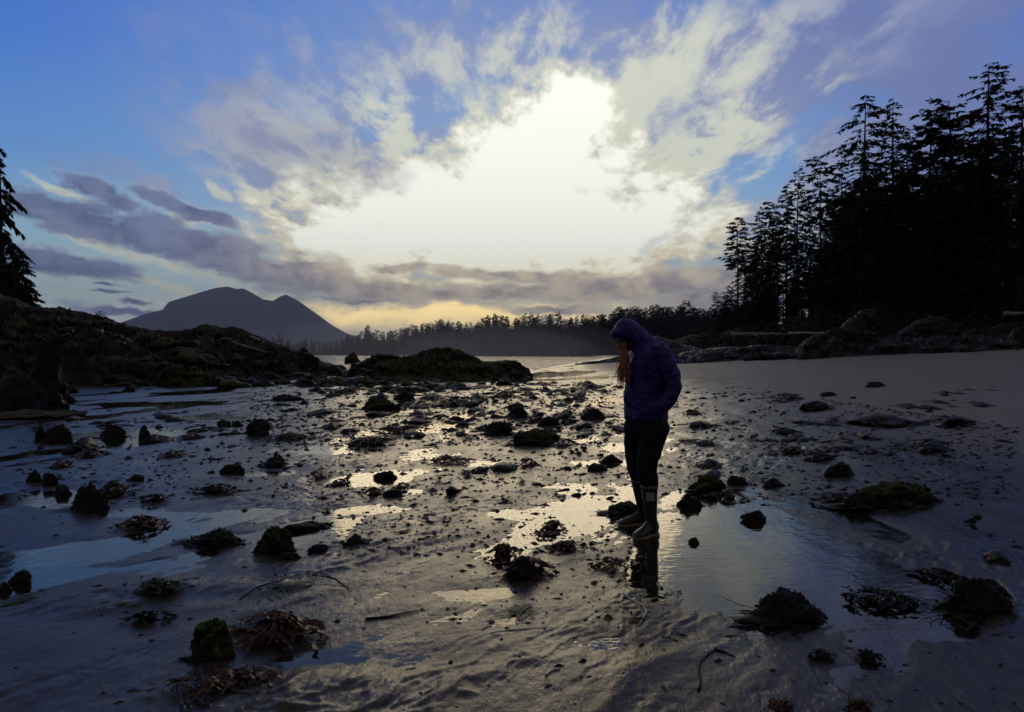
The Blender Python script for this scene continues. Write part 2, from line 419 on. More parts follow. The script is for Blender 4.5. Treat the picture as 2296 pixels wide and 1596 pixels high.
def rock_mat(name, dark, light, moss, moss_amt, rough=0.62, scale=1.0, kd=0.5):
    m, t, p, o_ = new_mat(name)
    tc = t.node('ShaderNodeTexCoord').outputs['Object']; g = t.node('ShaderNodeNewGeometry')
    oi = t.node('ShaderNodeObjectInfo').outputs['Random']
    v = t.vm('ADD', t.vm('SCALE', g.outputs['Position'], scale), t.vm('SCALE', (7.1,3.3,5.9), oi))
    n1 = t.noise(v, 1.3, 6, 0.62); n2 = t.noise(v, 6.0, 6, 0.68); n3 = t.noise(v, 30, 3, 0.65)
    c = t.mix(t.ss(n1, 0.36, 0.64), dark, light)
    c = t.mix(t.ss(n2, 0.45, 0.75, 0, 0.6), c, tuple(x*0.35 for x in dark[:3])+(1,))
    sx = t.node('ShaderNodeSeparateXYZ'); t.put(sx.inputs[0], g.outputs['Normal'])
    mm = t.m('MULTIPLY', t.ss(sx.outputs[2], 0.15, 0.75), t.ss(t.m('ADD', n1, t.m('MULTIPLY', n2, 0.5)), 0.95-moss_amt, 1.12-moss_amt))
    mc = t.mix(t.ss(n3, 0.3, 0.7), moss, tuple(x*2.1 for x in moss[:3])+(1,))
    c = t.mix(mm, c, mc)
    t.put(p.inputs['Base Color'], c)
    t.put(p.inputs['Roughness'], t.ss(n2, 0.3, 0.7, rough-0.18, rough+0.15))
    p.inputs['Specular IOR Level'].default_value = 0.22
    bump(t, t.m('ADD', t.m('MULTIPLY', n2, 0.8), t.m('MULTIPLY', n3, 0.25)), kd, 0.08/scale**0.5, p)
    return m
M_rock = rock_mat('weedy_rock', (0.005,0.004,0.0035,1), (0.015,0.0115,0.008,1), (0.014,0.017,0.004,1), 0.10, 0.55, 3.0)
M_moss = rock_mat('mossy_rock', (0.008,0.007,0.005,1), (0.026,0.020,0.012,1), (0.032,0.038,0.008,1), 0.37, 0.8, 1.0, 0.7)
M_head = rock_mat('headland_rock', (0.010,0.007,0.005,1), (0.042,0.028,0.018,1), (0.036,0.038,0.008,1), 0.17, 0.85, 0.5, 0.9)
M_slab = rock_mat('grey_slab_rock', (0.010,0.009,0.008,1), (0.060,0.054,0.050,1), (0.020,0.024,0.010,1), 0.10, 0.7, 0.8, 0.8)

M_green_rock = rock_mat('green_topped_rock', (0.008,0.008,0.006,1), (0.020,0.018,0.011,1), (0.050,0.075,0.008,1), 0.75, 0.7, 2.5, 0.8)
def plain(name, col, rough=0.7, spec=0.3, var=0.35, scale=3.0, transl=0.0, bmp=0.0):
    m, t, p, o_ = new_mat(name)
    g = t.node('ShaderNodeNewGeometry').outputs['Position']; oi = t.node('ShaderNodeObjectInfo').outputs['Random']
    n = t.noise(t.vm('ADD', g, t.vm('SCALE', (9.1,4.3,2.9), oi)), scale, 4, 0.6)
    c = t.mix(t.ss(n, 0.3, 0.7), tuple(x*(1-var) for x in col)+(1,), tuple(min(1, x*(1+var)) for x in col)+(1,))
    t.put(p.inputs['Base Color'], c); p.inputs['Roughness'].default_value = rough; p.inputs['Specular IOR Level'].default_value = spec
    if bmp: bump(t, n, bmp, 0.02, p)
    if transl:
        tr = t.node('ShaderNodeBsdfTranslucent'); t.put(tr.inputs[0], c)
        mx = t.node('ShaderNodeMixShader'); mx.inputs[0].default_value = transl
        t.l.new(p.outputs[0], mx.inputs[1]); t.l.new(tr.outputs[0], mx.inputs[2]); t.l.new(mx.outputs[0], o_.inputs[0])
    return m
M_needle = plain('conifer_needles', (0.026,0.031,0.012), 0.8, 0.15, 0.5, 0.5, 0.12)
M_needle_far = plain('far_conifer_needles', (0.030,0.036,0.018), 0.9, 0.1, 0.4, 0.1)
M_bark = plain('conifer_bark', (0.050,0.040,0.032), 0.9, 0.1, 0.4, 3.0, 0, 0.5)
M_bush = plain('salal_leaves', (0.022,0.028,0.007), 0.7, 0.15, 0.7, 0.8, 0.1)
M_kelp = plain('brown_kelp', (0.075,0.025,0.007), 0.38, 0.3, 0.75, 14.0, 0.30)
M_kelp_dark = plain('dark_wrack', (0.012,0.008,0.004), 0.55, 0.20, 0.6, 14.0, 0.08)
M_grass = plain('green_eelgrass', (0.026,0.036,0.006), 0.45, 0.3, 0.5, 12.0, 0.2)
M_wood = plain('driftwood', (0.20,0.185,0.17), 0.7, 0.25, 0.3, 5.0, 0, 0.4)
M_shell = plain('shell_white', (0.55,0.52,0.46), 0.4, 0.5, 0.2, 30.0)
M_far_shore = plain('far_shore_ground', (0.026,0.028,0.018), 0.95, 0.1, 0.5, 0.05)
M_mtn = plain('mountain_forest', (0.038,0.044,0.044), 0.95, 0.05, 0.3, 0.004)

# ================================================================== the beach
def softp(x, k=1.0): return np.log1p(np.exp(np.clip(x*k, -40, 40)))/k
def base_h(x, y):
    """large form of the beach: level by the camera, rising to the right, sinking to the sea"""
    x = np.asarray(x, float); y = np.asarray(y, float)
    h = 0.078*softp(x-2.2, 1.2) - 0.078*softp(-2.2, 1.2)*0
    h = np.minimum(h, 2.2+0.02*x)
    h = h - 0.013*softp(y-62, 0.25) - 0.0006*np.maximum(-x-5, 0)
    return h
def G0(px, py, z=0.0):
    d = (EYE - z)*FPX/(py - HY); return ((px-CX)/FPX*d, d)
def G(px, py):
    """point of the beach seen at a place of the photograph"""
    z = 0.0
    for _ in range(12):
        x, y = G0(px, py, z); z = 0.5*z + 0.5*float(base_h(x, y))
    return x, y
# run of the tidal water: 40 degrees right of ahead close by, 10 degrees farther out
_yy = np.linspace(-400, 1000, 14001); _sl = 0.84 + (0.17-0.84)*sstep(_yy, 4.0, 10.0); _phi = np.cumsum(_sl)*(_yy[1]-_yy[0]); _phi -= np.interp(0, _yy, _phi)
def flow_u(x, y): return x - np.interp(y, _yy, _phi)

# shallow pools: centre and half-axes in photograph pixels at the ground, depth in metres
POOLS = [(1270,1160,130,60,.024),(1640,1190,150,70,.030),(1590,1110,90,22,.02),(1750,1250,170,70,.026),(1720,1330,200,70,.018),(1560,1290,70,60,.014),(1452,1310,44,40,.010),
 (700,1205,90,36,.026),(640,1240,60,26,.02),(820,1075,100,16,.022),(960,1022,60,12,.02),(1110,1035,55,10,.02),(925,915,50,8,.02),(1010,930,60,7,.016),
 (1180,965,70,9,.02),(1270,985,60,10,.02),(1330,1040,55,12,.018),(1290,1090,60,20,.02),(235,975,90,13,.024),(300,990,60,12,.02),(60,1110,120,20,.024),(130,1125,110,22,.022),
 (330,1150,120,16,.02),(60,1240,160,24,.02),(560,1150,120,14,.014),(480,935,200,6,.02),(600,955,90,5,.02),(330,905,170,5,.02),(420,880,90,4,.03),(900,965,80,6,.018),
 (1920,1160,50,55,.03),(1985,1290,80,110,.024),(1900,1120,130,18,.018),(1830,925,130,14,.014),(1750,985,120,14,.012),(860,1140,80,9,.016),(1120,1150,50,10,.014),
 (1150,1260,60,30,.014),(1130,1390,160,30,.012),(950,1450,220,50,.008),(1360,1440,120,24,.008),(1060,1330,130,18,.012),(760,1480,220,26,.006),(200,1390,260,30,.008),(420,1340,160,20,.010),
 (1250,838,90,4,.06),(1150,852,60,3,.05),(1330,846,90,2.4,.05),(760,1010,120,6,.014),(1400,1000,50,8,.016),(930,1100,60,8,.012),(620,1060,90,8,.012),(540,1290,140,20,.010)]
_PW = []
for (px_, py_, rx_, ry_, dp_) in POOLS:
    x_, y_ = G(px_, py_); _PW.append((x_, y_, rx_/FPX*y_*1.15, ry_*y_*y_/(FPX*EYE)*1.15, dp_))
def wetness(x, y):
    """1 on the soaked flats, 0 on the drained sand of the slope"""
    w = 1 - sstep(base_h(x, y) + 0.06*fbm(x*0.25, y*0.12, 3, 91), 0.14, 0.42)
    return w
def detail_h(x, y, dense=True):
    u = flow_u(x, y); r = np.hypot(x, y)
    w = wetness(x, y)
    wx = fbm(x*0.9, y*0.9, 3, 11)*0.5
    chan = fbm(u*0.75+wx, y*0.12, 4, 21)                       # braided channels along the run-off
    h = 0.038*chan*(0.45+0.55*w)
    h += 0.012*fbm(u*2.6+wx, y*0.45, 3, 31)*(0.3+0.7*w)
    # scale-like ripples, in patches
    patch = sstep(fbm(u*0.8+4, y*0.35+3, 3, 41), -0.12, 0.30)*w
    near = 1 - sstep(r, 9, 26)
    a = R(48); ux = x*math.cos(a)+y*math.sin(a); uy = -x*math.sin(a)+y*math.cos(a)
    wp = fbm(x*2.2, y*2.2, 3, 51)
    rip = ridged(ux*2.3+wp*0.8, uy*7.5+wp*1.6, 3, 61, 0.55)
    h += 0.0190*rip*patch*near
    h += 0.0065*ridged(ux*6+wp, uy*15+wp*2, 2, 71)*near*(0.25+0.75*patch)*(1-sstep(r, 6, 14))
    h += 0.0022*fbm(x*14, y*14, 3, 81)*(1-sstep(r, 5, 12))
    lump = np.maximum(fbm(x*1.3, y*0.8, 3, 95)-0.15, 0)
    h += 0.05*lump*(1-w)*sstep(x, 4, 9)
    for (cx_, cy_, ax_, ay_, dp_) in _PW:
        q = ((x-cx_)/ax_)**2 + ((y-cy_)/ay_)**2
        k = q < 6
        if np.any(k):
            qq = q[k]; h[k] -= dp_*np.exp(-qq*1.2)
            h[k] = h[k]*(1-0.75*np.exp(-qq*1.2)) - 0.010*np.exp(-qq*1.2)
    return h
def film_level(x, y):
    w = wetness(x, y)
    return base_h(x, y) - 0.0100 - 0.05*(1-w) - 0.002*fbm(np.asarray(x)*0.2, np.asarray(y)*0.2, 2, 5)
def ground_z(x, y):
    x = np.atleast_1d(np.asarray(x, float)); y = np.atleast_1d(np.asarray(y, float))
    return base_h(x, y) + detail_h(x, y)
def gz(x, y): return float(ground_z(x, y)[0])

def polar_sheet(r, th, zf, name, mat, attr=True):
    RR, TH = np.meshgrid(r, th, indexing='ij')
    x = (RR*np.sin(TH)).ravel(); y = (RR*np.cos(TH)).ravel()
    z = zf(x, y)
    me = mesh_np(name, np.stack([x, y, z], 1), grid_faces(len(r), len(th)), [mat])
    if attr:
        a = me.attributes.new('wet', 'FLOAT', 'POINT'); a.data.foreach_set('value', wetness(x, y).astype(np.float32))
        a = me.attributes.new('under_water', 'FLOAT', 'POINT'); a.data.foreach_set('value', (1-sstep(z-film_level(x, y), -0.003, 0.001)).astype(np.float32))
    return me
rr = np.concatenate([np.linspace(0.05, 2.1, 12)[:-1], 2.1*np.exp(np.linspace(0, math.log(30/2.1), 560)), np.exp(np.linspace(math.log(30.4), math.log(420), 90))])
fine = np.linspace(R(-44), R(44), 760)
coarse = np.linspace(R(44), R(316), 80)[1:]
th = np.concatenate([fine, coarse])
me = polar_sheet(rr, th, ground_z, 'sand', M_sand)
tag(link('sand', me), kind='structure')
rw = np.exp(np.linspace(math.log(1.2), math.log(75), 150)); tw = np.linspace(R(-46), R(40), 150)
me = polar_sheet(rw, tw, film_level, 'tidal_water', M_film, False)
tag(link('tidal_water', me), kind='structure')
# the sea
sx = np.concatenate([-np.exp(np.linspace(math.log(9000), math.log(30), 12)), np.linspace(-20, 20, 5), np.exp(np.linspace(math.log(30), math.log(9000), 12))])
sy = np.exp(np.linspace(math.log(58), math.log(9000), 24))
X, Y = np.meshgrid(sx, sy, indexing='xy')
me = mesh_np('sea', np.stack([X.ravel(), Y.ravel(), np.full(X.size, -0.06)], 1), grid_faces(len(sy), len(sx)), [M_sea])
tag(link('sea', me), kind='structure')

# ================================================================== ridges, headland, ledges
def interp(pts, x): 
    a = np.array(pts, float); return np.interp(x, a[:,0], a[:,1])
def ridge(name, sky_px, crest_D, front_D, back, mat, ns=200, nt=60, rough=0.5, nscale=0.6, seed=1, power=0.6, sink=0.3, x0=None, x1=None, strata=0.0, noise_crest=0.35, edge=0.0, base=None):
    """ground form whose skyline runs through the given points (photograph px) at the distances crest_D(px); front_D is where its foot meets
    the sand and back how far it falls away behind; real rock relief is laid over it"""
    a = np.array(sky_px, float); x0 = a[0,0] if x0 is None else x0; x1 = a[-1,0] if x1 is None else x1
    px = np.linspace(x0, x1, ns)
    Dc = interp(crest_D, px); Df = interp(front_D, px); Hy = np.interp(px, a[:,0], a[:,1])
    X_t = (px-CX)/FPX
    zc = EYE + (HY-Hy)/FPX*Dc
    t = np.concatenate([np.linspace(0, 1, int(nt*0.72)), 1 + np.linspace(0, 1, nt-int(nt*0.72)+1)[1:]])
    T_, P_ = np.meshgrid(t, np.arange(ns), indexing='ij')
    D = np.where(T_ <= 1, Df[P_] + (Dc-Df)[P_]*np.minimum(T_, 1), Dc[P_] + back*(T_-1))
    X = X_t[P_]*np.where(T_ <= 1, D, Dc[P_] + 0.4*(D-Dc[P_]))
    Y = D
    zb = (base_h(X, Y) if base is None else base + 0*X) - sink
    k = np.where(T_ <= 1, np.clip(T_, 0, 1)**power, np.sqrt(np.clip(1-(T_-1)**2, 0, 1)))
    if edge > 0:
        s = np.minimum(P_/(ns-1.0), 1-P_/(ns-1.0)); k = k*np.clip(s/edge, 0, 1)**0.5
    Z = zb + (zc[P_]-zb)*k
    env = np.clip(np.minimum(T_*6, 1), 0, 1)*np.where(T_ <= 1, 1-(1-noise_crest)*sstep(T_, 0.75, 1.0), noise_crest)
    n = ridged(X*nscale, Y*nscale, 5, seed, 0.55)-0.35
    n2 = fbm(X*nscale*0.4+5, Y*nscale*0.4, 3, seed+3)
    dz = rough*(0.55*n + 0.9*n2)
    if nscale > 0.3:
        q2 = fbm(X*nscale*1.1+9, Y*nscale*1.1, 4, seed+31)*5; dz = dz + rough*0.42*((np.floor(q2)+sstep(q2-np.floor(q2), .7, 1.0))-q2+.5)
    if strata: 
        q = (Z + 0.25*X*0.3 + 0.5*n2)/strata; f = q-np.floor(q); dz = dz + strata*0.8*(sstep(f, 0.55, 0.95)-f)
    Z = Z + dz*env
    Y = Y + rough*0.8*env*fbm(X*nscale*1.7, Z*nscale*2.5, 4, seed+9)
    X = X + rough*0.4*env*fbm(Y*nscale*1.7, Z*nscale*2.5, 4, seed+19)
    v = np.stack([X.ravel(), Y.ravel(), Z.ravel()], 1)
    me = mesh_np(name, v, grid_faces(len(t), ns), [mat])
    return me, v.reshape(len(t), ns, 3)

def thing_mesh(name, me, label, cat, group=None, mat_parts=None): return tag(link(name, me), label, cat, group)

# mountain across the inlet
mt = [(180,775),(230,752),(275,722),(330,703),(365,694),(378,677),(420,664),(450,655),(480,646),(510,642),(530,648),(545,646),(565,656),(590,671),(612,674),(628,664),(642,660),(665,672),(700,697),(740,727),(770,744),(800,757),(840,770),(900,784),(960,790)]
me, _ = ridge('mountain', mt, [(0,6000),(2000,6000)], [(0,5200),(2000,5200)], 600, M_mtn, 260, 60, 60, 0.004, 3, 0.8, 10, noise_crest=0.06, base=0.0)
tag(link('mountain', me), kind='structure')
mt2 = [(-500,778),(-200,774),(100,777),(350,784),(600,787),(1000,786),(1600,778),(2400,770),(2900,776)]
me, _ = ridge('distant_hills', mt2, [(0,6650),(3000,6650)], [(0,6300),(3000,6300)], 200, M_mtn, 120, 20, 40, 0.003, 4, 0.8, 10, noise_crest=0.1, base=0.0)
tag(link('distant_hills', me), kind='structure')

# wooded shore across the water (the ground under the trees)
FS_D = [(520,520),(700,470),(1000,400),(1300,330),(1560,260),(1800,230)]
fs = [(560,797),(590,795),(612,783),(630,777),(650,793),(672,791),(690,783),(712,793),(740,789),(755,783),(765,789),(785,775),(823,765),(860,767),(930,755),(1000,743),(1010,749),(1060,749),(1110,731),(1150,741),(1200,729),(1250,727),(1270,743),(1300,731),(1340,733),(1390,713),(1450,713),(1500,713),(1535,705),(1600,713),(1660,725),(1760,729)]
me, _ = ridge('far_shore', fs, [(p, d+30) for p, d in FS_D], FS_D, 60, M_far_shore, 420, 60, 2.6, 0.16, 14, 0.45, 1.2, noise_crest=0.6, base=-0.06)
tag(link('far_shore', me), kind='structure')
FAR_GRID = _

# headland on the left
hd_sky = [(-900,560),(-500,610),(-200,640),(0,664),(50,690),(100,692),(130,687),(185,700),(232,713),(290,731),(340,743),(395,746),(420,743),(455,735),(475,733),(500,740),(525,737),(560,750),(600,768),(640,776),(690,798),(730,820),(780,848)]
hd_crest = [(-900,26),(-200,34),(0,38),(130,40),(400,46),(600,50),(780,48)]
hd_front = [(-900,16),(-200,24),(0,27.5),(100,30),(200,31),(330,32),(430,32),(480,36),(600,40),(700,43),(780,44)]
me, HG = ridge('rocky_headland', hd_sky, hd_crest, hd_front, 9, M_head, 620, 130, 1.05, 0.62, 23, 0.62, 0.35, strata=0.55, noise_crest=0.30)
tag(link('rocky_headland', me), 'long brown rock headland sloping down from the left with green weed on its flank', 'headland')

# weed-covered outcrop in the middle
mo_sky = [(755,846),(770,838),(790,825),(815,812),(845,800),(875,797),(910,799),(940,792),(975,787),(1000,786),(1030,789),(1055,799),(1080,809),(1100,811),(1130,810),(1160,815),(1180,830),(1192,848)]
me, MG = ridge('rock_mound', mo_sky, [(700,42),(1200,42)], [(755,38),(850,37.0),(1000,37),(1130,37.5),(1192,40)], 4.5, M_moss, 360, 110, 0.72, 1.0, 41, 0.55, 0.25, noise_crest=0.35)
tag(link('rock_mound', me), 'broad mound of dark weed covered rock in the middle of the beach before the water', 'rock')

# low ledges at the foot of the forest on the right
lg1 = [(1470,812),(1490,800),(1530,792),(1570,782),(1620,778),(1700,776),(1790,779),(1850,786),(1900,792),(1960,800)]
me, _ = ridge('rock_ledge', lg1, [(1400,55),(1960,44)], [(1400,51),(1960,40)], 4, M_rock, 260, 60, 0.35, 0.8, 51, 0.4, 0.4, strata=0.4, noise_crest=0.4)
tag(link('rock_ledge', me), 'long low dark ledge just right of the person at the top of the sand', 'rock ledge')
lg2 = [(1780,792),(1850,772),(1900,764),(1980,758),(2050,752),(2150,748),(2260,742),(2400,735),(2700,720),(3300,700)]
me, _ = ridge('rock_ledge', lg2, [(1780,46),(2295,38),(3300,30)], [(1780,40),(1900,38.5),(2295,31.5),(3300,22)], 5, M_rock, 420, 80, 0.8, 0.8, 57, 0.42, 0.4, strata=0.5, noise_crest=0.4)
tag(link('rock_ledge', me), 'broad dark broken ledge below the forest along the right edge of the sand', 'rock ledge')
lg3 = [(1290,816),(1310,813),(1350,810),(1385,800),(1400,797),(1430,780),(1460,757),(1475,753),(1500,762),(1530,772),(1560,778),(1590,790)]
me, _ = ridge('rock_ledge', lg3, [(1290,78),(1590,62)], [(1290,75),(1590,58)], 4, M_rock, 160, 50, 0.35, 0.8, 59, 0.5, 0.4, noise_crest=0.4)
tag(link('rock_ledge', me), 'dark jagged rock spit by the water behind the person', 'rock ledge')
# grey slabs leaning on the ledge
def slab(name, sky, Dc, Df, back, label, seed, rough=0.2, cat='rock', mat=None):
    me, _ = ridge(name, sky, [(0,Dc),(3000,Dc)], [(0,Df),(3000,Df)], back, mat or M_slab, 200, 80, rough*2.2, 1.9, seed, 0.7, 0.5, strata=0.30, noise_crest=0.45, edge=0.06)
    tag(link(name, me), label, cat)
slab('rock_slab', [(1868,752),(1885,735),(1905,715),(1935,697),(1955,693),(1968,702),(1975,722),(1980,745)], 43, 40, 3, 'tall pale grey slab of rock slanting up to the right against the forest', 61)
slab('rock_slab', [(1785,785),(1800,768),(1825,752),(1860,742),(1895,736),(1930,742),(1960,752),(1980,762)], 41.5, 39, 2, 'low pale grey slab lying at the foot of the taller slanting slab', 63)
slab('rock_slab', [(2010,760),(2030,738),(2060,720),(2090,708),(2115,712),(2140,722),(2170,740)], 40, 37.5, 3, 'dark grey slab standing behind the ledge right of the slanting slabs', 65)
slab('rock_slab', [(2180,760),(2210,738),(2250,728),(2300,722),(2360,730),(2420,750)], 38, 35, 3, 'dark slab lying at the right edge of the photo under the forest', 67, mat=M_rock)

# forest bank rising behind the ledges
bk = [(1440,790),(1500,770),(1560,752),(1620,745),(1680,738),(1750,728),(1820,716),(1900,700),(2000,684),(2100,672),(2300,655),(2700,600),(3400,500)]
me, BG = ridge('forest_bank', bk, [(1440,112),(1560,98),(1640,82),(1800,66),(2000,58),(2300,52),(3400,44)], [(1440,96),(1560,80),(1640,62),(1800,50),(2000,46),(2300,41),(3400,33)], 40, M_far_shore, 200, 60, 0.8, 0.3, 71, 0.8, 0.6, noise_crest=0.7)
tag(link('forest_bank', me), kind='structure')
# bank that carries the left conifer
bl = [(-900,540),(-300,620),(-60,660),(40,684),(90,700)]
me, _ = ridge('forest_bank', bl, [(-900,30),(-100,42),(90,46)], [(-900,24),(-100,38),(90,44)], 20, M_far_shore, 60, 30, 0.5, 0.4, 73, 0.8, 0.6, noise_crest=0.7)
tag(link('forest_bank', me), kind='structure')

# upright rock in the left foreground: two lobes, built as a closed lump
from mathutils.bvhtree import BVHTree
def ico(sub):
    import bmesh
    bm = bmesh.new(); bmesh.ops.create_icosphere(bm, subdivisions=sub, radius=1.0)
    v = np.array([p.co[:] for p in bm.verts]); f = np.array([[q.index for q in p.verts] for p in bm.faces]); bm.free()
    return v, f
_ICO = {k: ico(k) for k in (2, 3, 4, 5)}
def lump(seed, sub=3, rough=0.35, flat=0.0, facets=0.5, sx=1, sy=1, sz=1):
    v, f = _ICO[sub]; v = v.copy()
    rs = np.random.RandomState(seed)
    d = v.copy(); r = np.ones(len(v))
    # chisel planes
    for _ in range(int(9*facets)+3):
        n = rs.normal(size=3); n /= np.linalg.norm(n); o = rs.uniform(0.62, 0.95)
        dd = d @ n
        r = np.where(dd > 0.05, np.minimum(r, o/np.maximum(dd, 1e-3)), r)
    off = rs.uniform(0, 50, 3)
    n3 = np.array([mnoise.fractal(Vector(p*1.6+off), 0.9, 2.1, 4) for p in v]) if sub < 5 else np.array([mnoise.fractal(Vector(p*1.6+off), 0.8, 2.1, 6) for p in v])
    v = d*(r*(1+rough*n3))[:, None]*np.array([sx, sy, sz])
    return v, f
def at_ground(px, py): 
    x, y = G(px, py); return x, y, gz(x, y)
def px_m(y): return y/FPX      # metres per photograph pixel at distance y

def big_rock(px, py, w, h, label, seed, mat, sub=4, rough=0.3, name='rock', dep=0.8, sink=0.75, rz=0.0, group=None):
    """rock whose foot is at (px, py); w, h in photograph pixels"""
    x, y, z = at_ground(px, py); m = px_m(y)
    W_ = w*m/2; dep = min(dep, 0.62); sn_ = EYE/math.hypot(EYE, y); cs_ = math.sqrt(1-sn_*sn_)
    H_ = max((h*m - 1.5*W_*dep*sn_)/cs_, 0.45*h*m)
    v, f = lump(seed, sub, rough, 0, 0.6)
    lo, hi = v.min(0), v.max(0); v = (v-lo)/(hi-lo)
    v = (v-0.5)*2*np.array([W_, W_*dep, 0]) + np.array([0, 0, 0]) + np.stack([0*v[:,0], 0*v[:,0], (v[:,2]*(1+sink)-sink)*H_], 1)
    rs_ = np.random.RandomState(seed+7); pw = rs_.uniform(0.75, 1.0); zc_ = np.clip(v[:,2]/H_, 0, 1); v[:,2] = np.where(v[:,2] > 0, H_*zc_**pw, v[:,2]); v[:,:2] *= (1.22-0.34*zc_)[:, None]*0.9
    rf = 1.6/max(W_, .12) + 3
    v += (0.055*ridged(v[:,0]*rf+seed, v[:,2]*rf*1.2+v[:,1]*rf*.7, 4, seed)*W_)[:,None]*(v/np.array([W_, W_, H_]))*np.array([.8,.8,.35])
    v += 0.045*W_*np.stack([fbm(v[:,0]/W_*5+seed, v[:,2]/W_*5+v[:,1]/W_*3, 3, 7), fbm(v[:,1]/W_*5, v[:,2]/W_*5+seed, 3, 8), fbm(v[:,0]/W_*6, v[:,1]/W_*6+seed, 3, 9)], 1)
    me = mesh_np(name, v, f, [mat])
    o = link(name, me, loc=(x, y+W_*dep*0.6, z), rot=(0, 0, rz))
    tag(o, label, 'rock', group); return o
def fringe(o, mat, seed):
    """short weed growing out of a rock: small leathery flaps set over its surface"""
    q = np.random.RandomState(seed*3+1); me = o.data; nv = len(me.vertices); c = np.empty(nv*3, np.float32); me.vertices.foreach_get('co', c); c = c.reshape(-1,3)
    me.vertices.foreach_get('normal', nn_ := np.empty(nv*3, np.float32)); nn = nn_.reshape(-1,3); Wd = float(c[:,0].max())
    ok = np.where(c[:,2] > -0.01)[0]; k = 420; ix = ok[q.randint(len(ok), size=k)]; p = c[ix]; n = nn[ix]
    s = Wd*q.uniform(.035, .12, k)[:,None]; d = n*q.uniform(.2,.9,k)[:,None] + np.array([0,0,-1])*q.uniform(.1,1.0,k)[:,None] + q.normal(size=(k,3))*.45; d /= np.linalg.norm(d, axis=1)[:,None]
    w = np.cross(d, n+1e-3); w /= np.linalg.norm(w, axis=1)[:,None]+1e-9
    p = p - n*s*.15
    Q = np.stack([p-w*s*.25, p+d*s*.7-w*s*.42, p+d*s*1.25, p+d*s*.6+w*s*.42], 1).reshape(-1,3)
    link('weed_fringe', mesh_np('weed_fringe', Q, np.arange(len(Q)).reshape(-1,4), [M_grass if mat is M_green_rock else M_kelp_dark], smooth=False), o)['kind'] = 'stuff'
# left upright rock (built of one closed form stretched into a stack with a leaning top)
v, f = lump(907, 5, 0.34, 0, 0.5)
x_, y_ = G(60, 926); m_ = px_m(y_)
zz = (v[:,2]+1)/2
px_half = np.interp(zz, [0,0.15,0.3,0.5,0.65,0.8,0.92,1.0], [72,70,56,34,26,19,15,9])
px_mid = np.interp(zz, [0,0.2,0.4,0.6,0.8,1.0], [62,60,62,74,83,86])
rad = np.hypot(v[:,0], v[:,1]) + 1e-6; lim = np.sqrt(np.clip(1-v[:,2]**2, 0.03, 1))
vx = v[:,0]/lim*px_half; vy = v[:,1]/lim*px_half*0.9
hgt = 178*m_
V = np.stack([(px_mid+vx-62)*m_, vy*m_, -0.25+zz*(hgt+0.25)], 1)
V[:,2] += 0.12*fbm(V[:,0]*2.3, V[:,1]*2.3+V[:,2], 4, 5); V[:,0] += 0.16*fbm(V[:,2]*2.5, V[:,1]*1.5, 4, 6)
me = mesh_np('standing_rock', V, f, [M_rock]); tag(link('standing_rock', me, loc=((62-CX)/FPX*y_, y_+0.5, gz(x_, y_))), 'tall black upright rock with a narrow leaning top at the left edge of the sand', 'rock')
big_rock(14, 930, 130, 110, 'squat black rock at the left edge against the foot of the upright rock', 33, M_rock, 4)
big_rock(60, 940, 210, 26, 'flat weedy skirt of rock spread in front of the upright rock', 34, M_moss, 4)
big_rock(25, 860, 150, 150, 'bulky mossy rock at the left edge behind the upright rock', 35, M_moss, 4)
